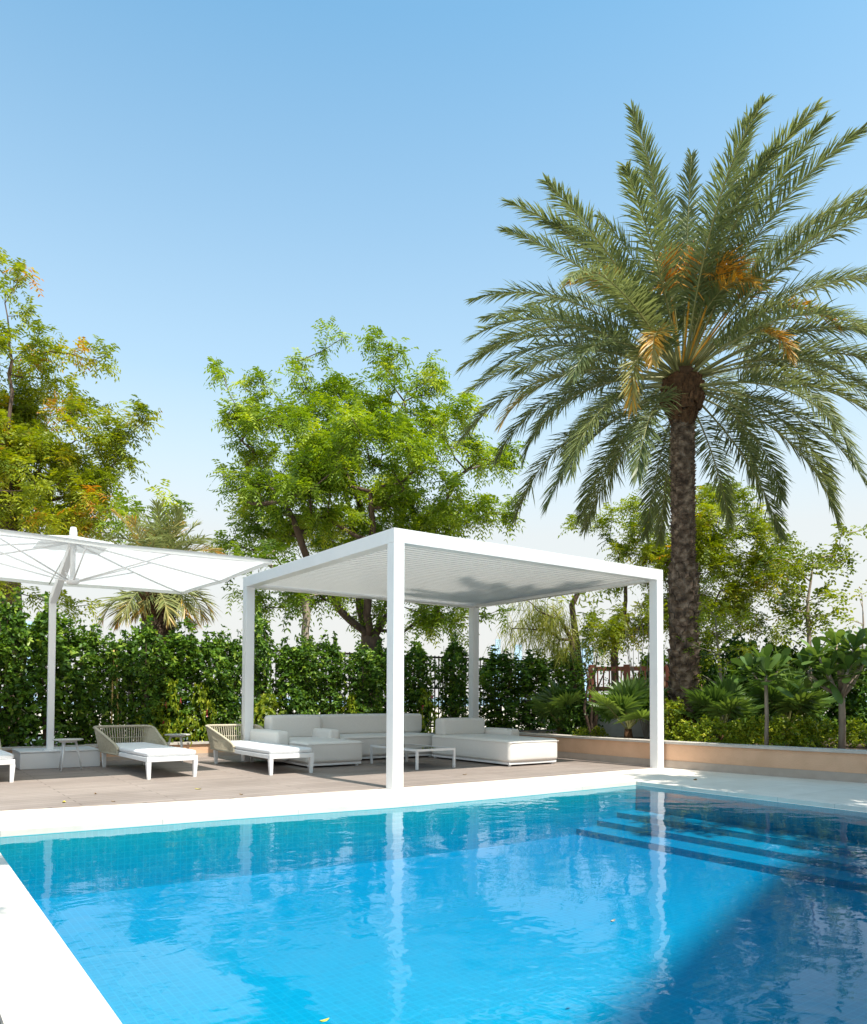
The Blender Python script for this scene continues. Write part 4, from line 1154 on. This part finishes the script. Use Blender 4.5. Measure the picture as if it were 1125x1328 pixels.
# wispy weeping tree
def wispy():
    lobes = [(700, 812, 32, 20), (730, 822, 22, 26), (692, 838, 22, 16), (715, 795, 34, 12), (738, 850, 14, 12)]
    d = 19.0
    tg, od = lobes_to_targets(lobes, d, 0.36)
    path = [at(745, 880, d), at(742, 830, d), at(725, 800, d)]; p0 = path[0].copy(); p0[2] = -0.08; path = [p0] + path
    nodes, par, w, ends = grow(path, tg, bias=0.2, first=1, lift=-0.2)
    t = thing('weeping_tree', 'wispy yellow green weeping tree seen under the pergola roof', 'tree', p0)
    skeleton_mesh([q - p0 for q in nodes], par, w, 0.07, tip=0.006).obj('trunk', M['bark'], t, smooth=True)
    per = 70; c = np.repeat(tg - p0, per, 0) + rng.normal(size=(len(tg) * per, 3)) * 0.16
    ax = unit(rng.normal(size=c.shape) * 0.6 + np.array([0, 0, -0.8]))
    me = leaf_mesh('crown', c, ax, rng.normal(size=c.shape), 0.34 * rng.uniform(0.6, 1.3, len(c)), 0.017, np.clip(0.5 + rng.normal(size=len(c)) * 0.25, 0, 1), M['wisp_leaf'], bend=0.35)
    link_mesh('crown', me, t)
wispy()
# curved bare trunk seen beside the weeping tree
p0 = at(760, 880, 21.0); p0[2] = -0.08
bt = thing('leaning_tree', 'crooked dark trunk leaning left above the weeping tree', 'tree', p0)
g = MB(); pts = [p0, at(750, 850, 21), at(745, 810, 21), at(742, 785, 21), at(752, 765, 21)]; g.tube([q - p0 for q in pts], [0.11, 0.10, 0.09, 0.08, 0.07], n=8); g.obj('trunk', M['bark'], bt, smooth=True)
cc = np.repeat(np.array([pts[-1] - p0]), 260, 0) + rng.normal(size=(260, 3)) * np.array([0.5, 0.5, 0.25])
link_mesh('crown', leaf_mesh('crown', cc, rand_dirs(260), rand_dirs(260), 0.2, 0.05, rng.uniform(0.2, 0.8, 260), M['gold_leaf']), bt)
# shade trees past the near end of the terrace (outside the frame); they shade the near right of the pool
def plain_tree(label, x, y, r, h, seed, lean=0.0):
    global rng
    keep = rng; rng = np.random.default_rng(seed)
    k = int(26 * r); c = unit(rng.normal(size=(k, 3))) * (rng.uniform(0.2, 1, k) ** 0.4)[:, None] * np.array([r, r, h * 0.3]) + np.array([0, 0, h * 0.66])
    c[:, 0] += lean; tg = (c[:, None, :] + rng.normal(size=(k, 5, 3)) * 0.45).reshape(-1, 3)
    nodes, par, w, ends = grow([(0, 0, 0), (0.05, 0, 0.8), (0, 0.05, 1.6), (lean * 0.25, 0, h * 0.33)], tg, first=2)
    t = thing('neem_tree', label, 'tree', (x, y, -0.05))
    skeleton_mesh(nodes, par, w, 0.22).obj('trunk', M['bark'], t, smooth=True)
    B, A, S, L, Wd, T = pinnate(tg, unit(tg - np.array([0, 0, h * 0.6])), 12, 0.45, 4, 0.09, 0.20, 0.35, np.full(len(tg), 0.5))
    link_mesh('crown', leaf_mesh('crown', B, A, S, L, Wd, T, M['neem_leaf'], bend=0.15), t)
    rng = keep
    return t
pt = plain_tree('small shade tree in the right bed just past the right edge, outside the picture', 5.9, -6.3, 1.5, 9.0, 31, lean=-0.75)
pt.location = (5.9, -6.4, 0.2)
# unseen building added so its roof edge shades the near right of the pool
hb_ = thing('shade_building', 'cream building added to shade the near right of the pool, outside the picture', 'building', (0, 0, 0))
fp_ = [(-1.74, -21.9), (3.27, -20.45), (22.0, -20.45), (22.0, -36), (-1.74, -36)]
g = MB(); g.prism(fp_, -0.1, 29.5); g.obj('wall', M['peach'], hb_)
g = MB(); g.prism([(-1.9, -22.0), (3.25, -20.3), (22.15, -20.3), (22.15, -36.1), (-1.9, -36.1)], 29.502, 30.0); g.obj('cornice', M['cap'], hb_)
for lvl in range(9):
    for k in range(5):
        x0 = 4.6 + k * 3.4; z0_ = 1.0 + lvl * 3.15
        g = MB(); g.box(x0 - 0.1, x0 + 1.9, -20.448, -20.38, z0_ - 0.1, z0_ + 1.9); f_ = g.obj('window', M['white_metal'], hb_)
        g = MB(); g.box(x0, x0 + 1.8, -20.378, -20.368, z0_, z0_ + 1.8); g.obj('pane', M['dark_glass'], f_)

# ================================================================== HEDGE
variants = []
for i in range(4):
    variants.append((bush_mesh('crown', 2.0, 0.335, 6600, 0.078, 0.036, M['hedge_leaf'], tint=(0.58, 0.22), top=0.74, taper=0.6, seed=40 + i, spires=True), bush_stems(2.2, 0.4, 7, seed=60 + i).mesh('stem', M['bark'])))
hedge = [(-40, 775, 'columnar green shrub at the far left edge under the parasol'), (12, 765, 'tall green shrub at the left frame edge, left of the gap that shows the fence'), (66, 775, 'tallest green shrub, directly behind the parasol pole'),
         (113, 803, 'pointed green shrub just right of the parasol pole'), (152, 818, 'thin see-through shrub around the two bamboo stakes'), (188, 800, 'dark narrow shrub below the two young palms'),
         (236, 806, 'full sunlit shrub behind the middle lounger and its side table'), (276, 812, 'dark green shrub just left of the left rear pergola post'), (303, 818, 'narrow dark shrub directly left of the left rear post'),
         (336, 785, 'tall narrow shrub immediately right of the left rear post'), (377, 825, 'short leafy shrub behind the left chaise backrest'), (398, 818, 'slim shrub in front of the slim pale tree trunk'),
         (428, 820, 'bushy dark shrub behind the left end of the three seat sofa'), (470, 832, 'dense dark shrub below the forked tree trunk'), (500, 828, 'dark shrub half hidden by the near pergola post'),
         (541, 826, 'dark shrub just right of the near pergola post'), (590, 822, 'leafy dark shrub just left of the far pergola post'), (648, 838, 'dark rounded shrub just right of the far pergola post'),
         (692, 842, 'dark shrub below the weeping yellow green tree'), (733, 836, 'dark shrub at the right end of the hedge beside the gate')]
proto = None
for i, (u, v, lab) in enumerate(hedge):
    y = 6.45 + 0.10 * math.sin(i * 2.3)
    q = aty(u, v, y); h = q[2] - 0.2
    me, ms = variants[i % 4]
    t = thing('hedge_shrub', lab, 'shrub', (q[0], y, 0.2), i * 1.7, 'columnar shrubs of the hedge')
    wscale = {0: 1.2, 1: 1.0, 2: 1.25, 4: 0.75, 6: 1.25, 8: 0.7, 9: 0.8, 11: 0.8}.get(i, 1.05)
    if i >= 17: wscale = 1.5
    t.scale = (wscale, wscale, h / 2.28)
    link_mesh('crown', me, t); link_mesh('stem', ms, t)
# low flowering shrubs at the foot of the hedge
fl_me = bush_mesh('crown', 0.75, 0.42, 1300, 0.075, 0.036, M['duranta_leaf'], tint=(0.45, 0.22), top=0.4, taper=0.7, seed=81)
def flowers(seed, n=26, h=0.75, r=0.42):
    g = np.random.default_rng(seed); k = n * 7
    a = g.uniform(0, 6.28, n); c = np.stack([np.cos(a) * r * 0.9, np.sin(a) * r * 0.9, g.uniform(0.3, 1, n) * h], 1)
    C = np.repeat(c, 7, 0) + g.normal(size=(k, 3)) * 0.012
    return leaf_mesh('blossoms', C, unit(g.normal(size=(k, 3))), g.normal(size=(k, 3)), 0.04, 0.032, g.uniform(0, 1, k), M['flower'])
for (u, v, lab, n) in ((222, 888, 'low yellow green shrub with red blossoms at the foot of the sunlit hedge', 10), (262, 892, 'low yellow green shrub with a pink blossom, left of the left rear post', 5), (196, 915, 'small low shrub behind the middle lounger', 0),
                       (350, 905, 'low dark leafy shrub behind the right lounger', 0), (455, 905, 'low leafy shrub behind the three seat sofa', 0), (550, 898, 'small low shrub with pale pink blossoms behind the end of the three seat sofa', 8)):
    q = aty(u, v, 6.2); h = max(0.3, q[2] - 0.2)
    t = thing('flowering_shrub' if n else 'low_shrub', lab, 'shrub', (q[0], 6.2, 0.2), u * 0.7, 'low shrubs at the foot of the hedge'); t.scale = (1.0, 0.55, h / 0.72)
    link_mesh('crown', fl_me, t)
    if n: link_mesh('blossoms', flowers(u, n), t)

# ================================================================== RIGHT BED
big = [bush_mesh('crown', 1.5, 0.85, 5200, 0.11, 0.05, M['hedge_leaf'], tint=(0.45, 0.2), top=0.3, taper=0.75, seed=90 + i) for i in range(2)]
for (u, v, d, sc, lab) in ((905, 850, 14.6, 0.8, 'green bush close behind the date palm trunk'), (962, 842, 15.5, 1.0, 'dark green bush behind the tall yellow shrub'), (1010, 848, 16.0, 1.0, 'green bush behind the small frangipani'),
                           (1065, 850, 16.0, 1.0, 'dark bush under the slim airy tree'), (1118, 862, 15.0, 1.0, 'bush at the right edge behind the big frangipani'), (1040, 895, 13.6, 0.5, 'dark rounded bush between the two frangipanis'),
                           (1150, 900, 13.0, 0.7, 'bush cut by the right frame edge'), (850, 855, 19.0, 0.9, 'dark bush beyond the gate beside the right pergola post'), (985, 895, 14.2, 0.5, 'dark green bush behind the fan palm right of the trunk'), (748, 900, 14.4, 0.5, 'small bush by the gate post at the end of the hedge')):
    q = at(u, v, d); h = q[2] - 0.25
    t = thing('green_bush', lab, 'bush', (q[0], q[1], 0.25), u * 0.37, 'green bushes in the right bed'); t.scale = (sc, sc, h / 1.42)
    link_mesh('crown', big[int(u) % 2], t)
low = [bush_mesh('crown', 0.55, 0.40, 1500, 0.06, 0.028, M['duranta_leaf'], tint=(0.5, 0.22), top=0.3, taper=0.6, seed=110 + i) for i in range(3)]
lows = [(872, 915, 12.9, 'tall thin yellow green shrub left of the date palm foot'), (893, 940, 12.0, 'low yellow green shrub in front of the date palm foot'), (922, 935, 11.9, 'low yellow green shrub right of the date palm foot'), (952, 940, 11.9, 'low yellow green shrub under the tall yellow shrub'),
        (980, 935, 11.7, 'low yellow green shrub left of the thin frangipani trunk'), (1012, 935, 11.5, 'low yellow green shrub right of the thin frangipani trunk'), (1042, 935, 11.8, 'low yellow green shrub midway between the frangipani trunks'), (1066, 940, 11.9, 'low yellow green shrub left of the thick frangipani trunk'),
        (1112, 938, 11.9, 'low yellow green shrub right of the thick frangipani trunk'), (1145, 938, 11.9, 'low yellow green shrub cut by the right frame edge'), (958, 925, 13.0, 'yellow green shrub behind the fan palm beside the trunk'), (1030, 920, 13.2, 'yellow green shrub behind the fan palm between the frangipanis'),
        (756, 950, 13.2, 'low yellow green tuft between the two fan palms under the pergola'), (778, 945, 13.6, 'low yellow green tuft left of the dark fan palm')]
for i, (u, v, d, lab) in enumerate(lows):
    q = at(u, v, d); h = max(0.22, q[2] - 0.28)
    t = thing('low_shrub', lab, 'shrub', (q[0], q[1], 0.28), u * 0.6, 'low yellow green shrubs in the right bed'); s0 = 0.85 if u > 800 else 0.5
    if u == 868: s0 = 0.5
    t.scale = (s0, s0, h / 0.52)
    link_mesh('crown', low[i % 3], t)
q = at(727, 955, 14.6)
fp = fan_palm_proto('fan palm with pale blades, behind the wall just right of the right chaise', (q[0], q[1], 0.25))
for (u, d, sc, lab) in ((815, 12.9, 1.0, 'dark fan palm beside the right pergola post, in front of the gate'), (938, 12.6, 1.0, 'fan palm just right of the date palm trunk'), (1022, 12.9, 1.15, 'bright fan palm between the two frangipanis')):
    q = at(u, 955, d); dup(fp, (q[0], q[1], 0.25), u * 0.9, lab, sc)

def frangipani(label, u, d, trunk_v, heads, r0, leafL, seed):
    p0 = at(u, 968, d); p0[2] = 0.2
    t = thing('frangipani', label, 'small tree', p0, group='frangipani trees in the right bed')
    g = np.random.default_rng(seed)
    fork = at(u, trunk_v, d) - p0
    mb = MB(); mb.tube([(0, 0, 0), fork * 0.5 + np.array([0.02, 0, 0]), fork], [r0, r0 * 0.9, r0 * 0.8], n=9)
    Bs, As, Ss, Ls, Ts = [], [], [], [], []
    for (hu, hv, dd) in heads:
        c = at(hu, hv, d + dd) - p0
        mid = fork * 0.45 + c * 0.55 + np.array([0, 0, -0.06])
        mb.tube([fork, mid, c], [r0 * 0.6, r0 * 0.45, r0 * 0.35], n=7)
        k = 20; a = np.arange(k) * 2.4 + g.uniform(0, 6); e = np.linspace(R(75), R(-12), k) + g.normal(size=k) * 0.12
        ax = np.stack([np.cos(a) * np.cos(e), np.sin(a) * np.cos(e), np.sin(e)], 1)
        Bs.append(np.repeat(c[None], k, 0) + ax * 0.02 - np.array([0, 0, 1]) * np.linspace(0, 0.12, k)[:, None]); As.append(ax); Ss.append(np.cross(ax, [0, 0, 1.0]) + g.normal(size=ax.shape) * 0.2)
        Ls.append(leafL * g.uniform(0.75, 1.15, k)); Ts.append(np.clip(0.55 + g.normal(size=k) * 0.2, 0, 1))
    mb.obj('trunk', M['pale_bark'], t, smooth=True)
    me = leaf_mesh('crown', np.concatenate(Bs), np.concatenate(As), np.concatenate(Ss), np.concatenate(Ls), leafL * 0.30, np.concatenate(Ts), M['fan_leaf'],
                   rows=((0, 0.06), (0.15, 0.3), (0.4, 0.75), (0.65, 1.0), (0.82, 0.92), (0.94, 0.55), (1, 0.0)), bend=0.25)
    link_mesh('crown', me, t)
frangipani('stout frangipani with big dark leaves at the right edge', 1092, 11.4, 905, [(1062, 850, 0), (1085, 835, .2), (1108, 840, -.2), (1120, 862, .1), (1075, 872, -.3), (1100, 868, -.4), (1045, 868, .2), (1128, 835, .3), (1094, 850, .4)], 0.055, 0.40, 5)
frangipani('thin single stemmed frangipani with a leafy tuft, right of the date palm', 994, 11.3, 885, [(992, 862, 0), (975, 870, .1), (1010, 868, -.1), (995, 876, -.2)], 0.032, 0.40, 6)
# bare shrub stems in front of the gate
p0 = at(838, 930, 14.4); p0[2] = 0.25
t = thing('bare_shrub', 'leafless pale stemmed shrub in front of the brown gate', 'shrub', p0)
g = MB(); gg = np.random.default_rng(3)
for k in range(16):
    e = at(838 + gg.uniform(-34, 30), gg.uniform(770, 850), 14.4 + gg.uniform(-.4, .4)) - p0
    g.tube([(0, 0, -0.05), e * 0.35 + gg.normal(size=3) * 0.05 * np.array([1, 1, .3]), e * 0.7 + gg.normal(size=3) * 0.06, e], [0.013, 0.010, 0.007, 0.003], n=4)
g.obj('stems', M['pale_bark'], t)
k = 260; c = np.stack([gg.uniform(-0.45, 0.4, k), gg.uniform(-0.3, 0.3, k), gg.uniform(0.8, 2.3, k)], 1)
link_mesh('crown', leaf_mesh('crown', c, rand_dirs(k), rand_dirs(k), 0.06, 0.03, gg.uniform(0.2, 0.9, k), M['duranta_leaf']), t)
p0 = at(770, 950, 13.8); p0[2] = 0.25
t = thing('bare_shrub', 'dark twisted shrub trunk in front of the left gate post', 'shrub', p0)
g = MB()
for (u, v) in ((758, 860), (775, 850), (786, 868), (766, 880)):
    e = at(u, v, 13.8) - p0; g.tube([(0, 0, -0.05), e * 0.4 + gg.normal(size=3) * 0.06, e * 0.75 + gg.normal(size=3) * 0.05, e], [0.035, 0.028, 0.018, 0.008], n=6)
g.obj('stems', M['bark'], t)
k = 420; c = np.stack([gg.normal(size=k) * 0.25, gg.normal(size=k) * 0.25, gg.uniform(0.5, 1.7, k)], 1)
link_mesh('crown', leaf_mesh('crown', c, rand_dirs(k), rand_dirs(k), 0.07, 0.035, gg.uniform(0.1, 0.8, k), M['hedge_leaf']), t)

# ================================================================== FAR TOWERS
def tower(label, u, v, d, wpx, steps):
    b = at(u, 900, d); top = at(u, v, d)[2]; wd = wpx * d / F_PX
    t = thing('tower', label, 'tower', (b[0], b[1], -0.1), R(54), 'distant towers on the horizon')
    g = MB()
    for (x0, x1, hf) in steps: g.box(x0 * wd, x1 * wd, -wd * 0.4 * (1 - abs(x0) * .3), wd * 0.4 * (1 - abs(x0) * .3), 0, top * hf)
    t.rotation_euler = (0, 0, math.atan2(RGT[1], RGT[0]))
    o = g.obj('facade', M['tower'], t); uvbox(o)
tower('pale blue stepped tower seen above the hedge left of the near post', 482, 826, 1400, 16, [(-.5, 0.1, .8), (.11, .5, 1.0)])
tower('pale blue tower seen right of the far pergola post', 643, 829, 1500, 12, [(-.5, 0, .9), (.01, .5, 1.0)])
tower('pale blue tower low above the hedge near the weeping tree', 672, 836, 1500, 10, [(-.5, .5, 1.0)])
tower('wide pale blue tower seen between the weeping tree and the gate', 757, 832, 1300, 22, [(-.5, -.1, .85), (-.09, .2, 1.0), (.21, .5, .9)])
tower('broad pale blue block seen through the gap at the left', 26, 806, 900, 30, [(-.5, .5, 1.0)])

# ================================================================== SMALL THINGS
def fallen(label, x, y, z, s, mat, rz):
    g = MB(); pts = []
    for q in np.linspace(-1, 1, 7): pts.append((q * s, (1 - q * q) * s * 0.42, 0.006 + 0.25 * s * q * q))
    low_ = [(x_, -y_, z_) for x_, y_, z_ in pts[1:-1]]
    midp = [(x_, 0, z_ * 0.3) for x_, y_, z_ in pts[1:-1]]
    v = [pts[0]] + [p for tr in zip(pts[1:-1], midp, low_) for p in tr] + [pts[-1]]
    f = [(0, 2, 1), (0, 3, 2)]
    for i in range(4):
        o = 1 + 3 * i; f += [(o, o + 1, o + 4, o + 3), (o + 1, o + 2, o + 5, o + 4)]
    f += [(13, 14, 16), (14, 15, 16)]
    g.add(v, f); o = g.obj('fallen_leaf', mat, None, loc=(x, y, z)); o.rotation_euler = (0, 0, rz)
    return tag(o, label, 'leaf', 'fallen leaves')
def atz(u, v, z=0.0):
    r = ray(u, v); return CAM + r * (z - CAM[2]) / r[2]
for (u, v, z, s, mk, lab) in ((902, 1012, 0.0, 0.055, 'dry_leaf', 'curled brown leaf on the paving beside the far pool corner'), (313, 1031, 0.006, 0.03, 'dry_leaf', 'brown leaf on the deck in front of the right lounger'),
                              (124, 1030, 0.006, 0.03, 'dry_leaf', 'small brown leaf on the deck in front of the middle lounger'), (147, 1040, 0.006, 0.025, 'dry_leaf', 'tiny brown leaf at the deck edge near the left'),
                              (83, 1041, 0.006, 0.04, 'yellow_leaf', 'pale leaf on the deck near its left front edge'), (257, 1024, 0.006, 0.04, 'yellow_leaf', 'pale leaf on the deck between the middle and right loungers'),
                              (603, 1005, 0.006, 0.035, 'dry_leaf', 'brown leaf on the deck in front of the coffee table'), (795, 1196, -0.05, 0.022, 'rock', 'dark leaf floating in the middle of the pool'),
                              (421, 1326, -0.05, 0.02, 'yellow_leaf', 'yellow leaf floating at the bottom edge of the picture')):
    p = atz(u, v, z); fallen(lab, p[0], p[1], z, s, M[mk], u)
g = MB()
for k in range(34): g.box(-0.06, 0.06, -0.5 + k * 0.03, -0.5 + k * 0.03 + 0.018, 0.002, 0.009)
g.box(-0.068, -0.061, -0.52, 0.54, 0.002, 0.010); g.box(0.061, 0.068, -0.52, 0.54, 0.002, 0.010)
p = atz(1, 1318); dg = thing('drain_grille', 'slotted drain grille in the white paving at the lower left corner', 'drain', (p[0] - 0.07, p[1] - 0.45, 0)); g.obj('grating', M['grille'], dg)
p = aty(122, 955, 5.98)
g = MB(); g.rbox(-0.13, 0.13, -0.07, 0.07, -0.02, 0.06, r=0.05, n=4); o = g.obj('rock', M['rock'], None, smooth=True, loc=(p[0], 6.1, 0.21)); tag(o, 'small brown stone on the soil behind the middle lounger', 'stone')
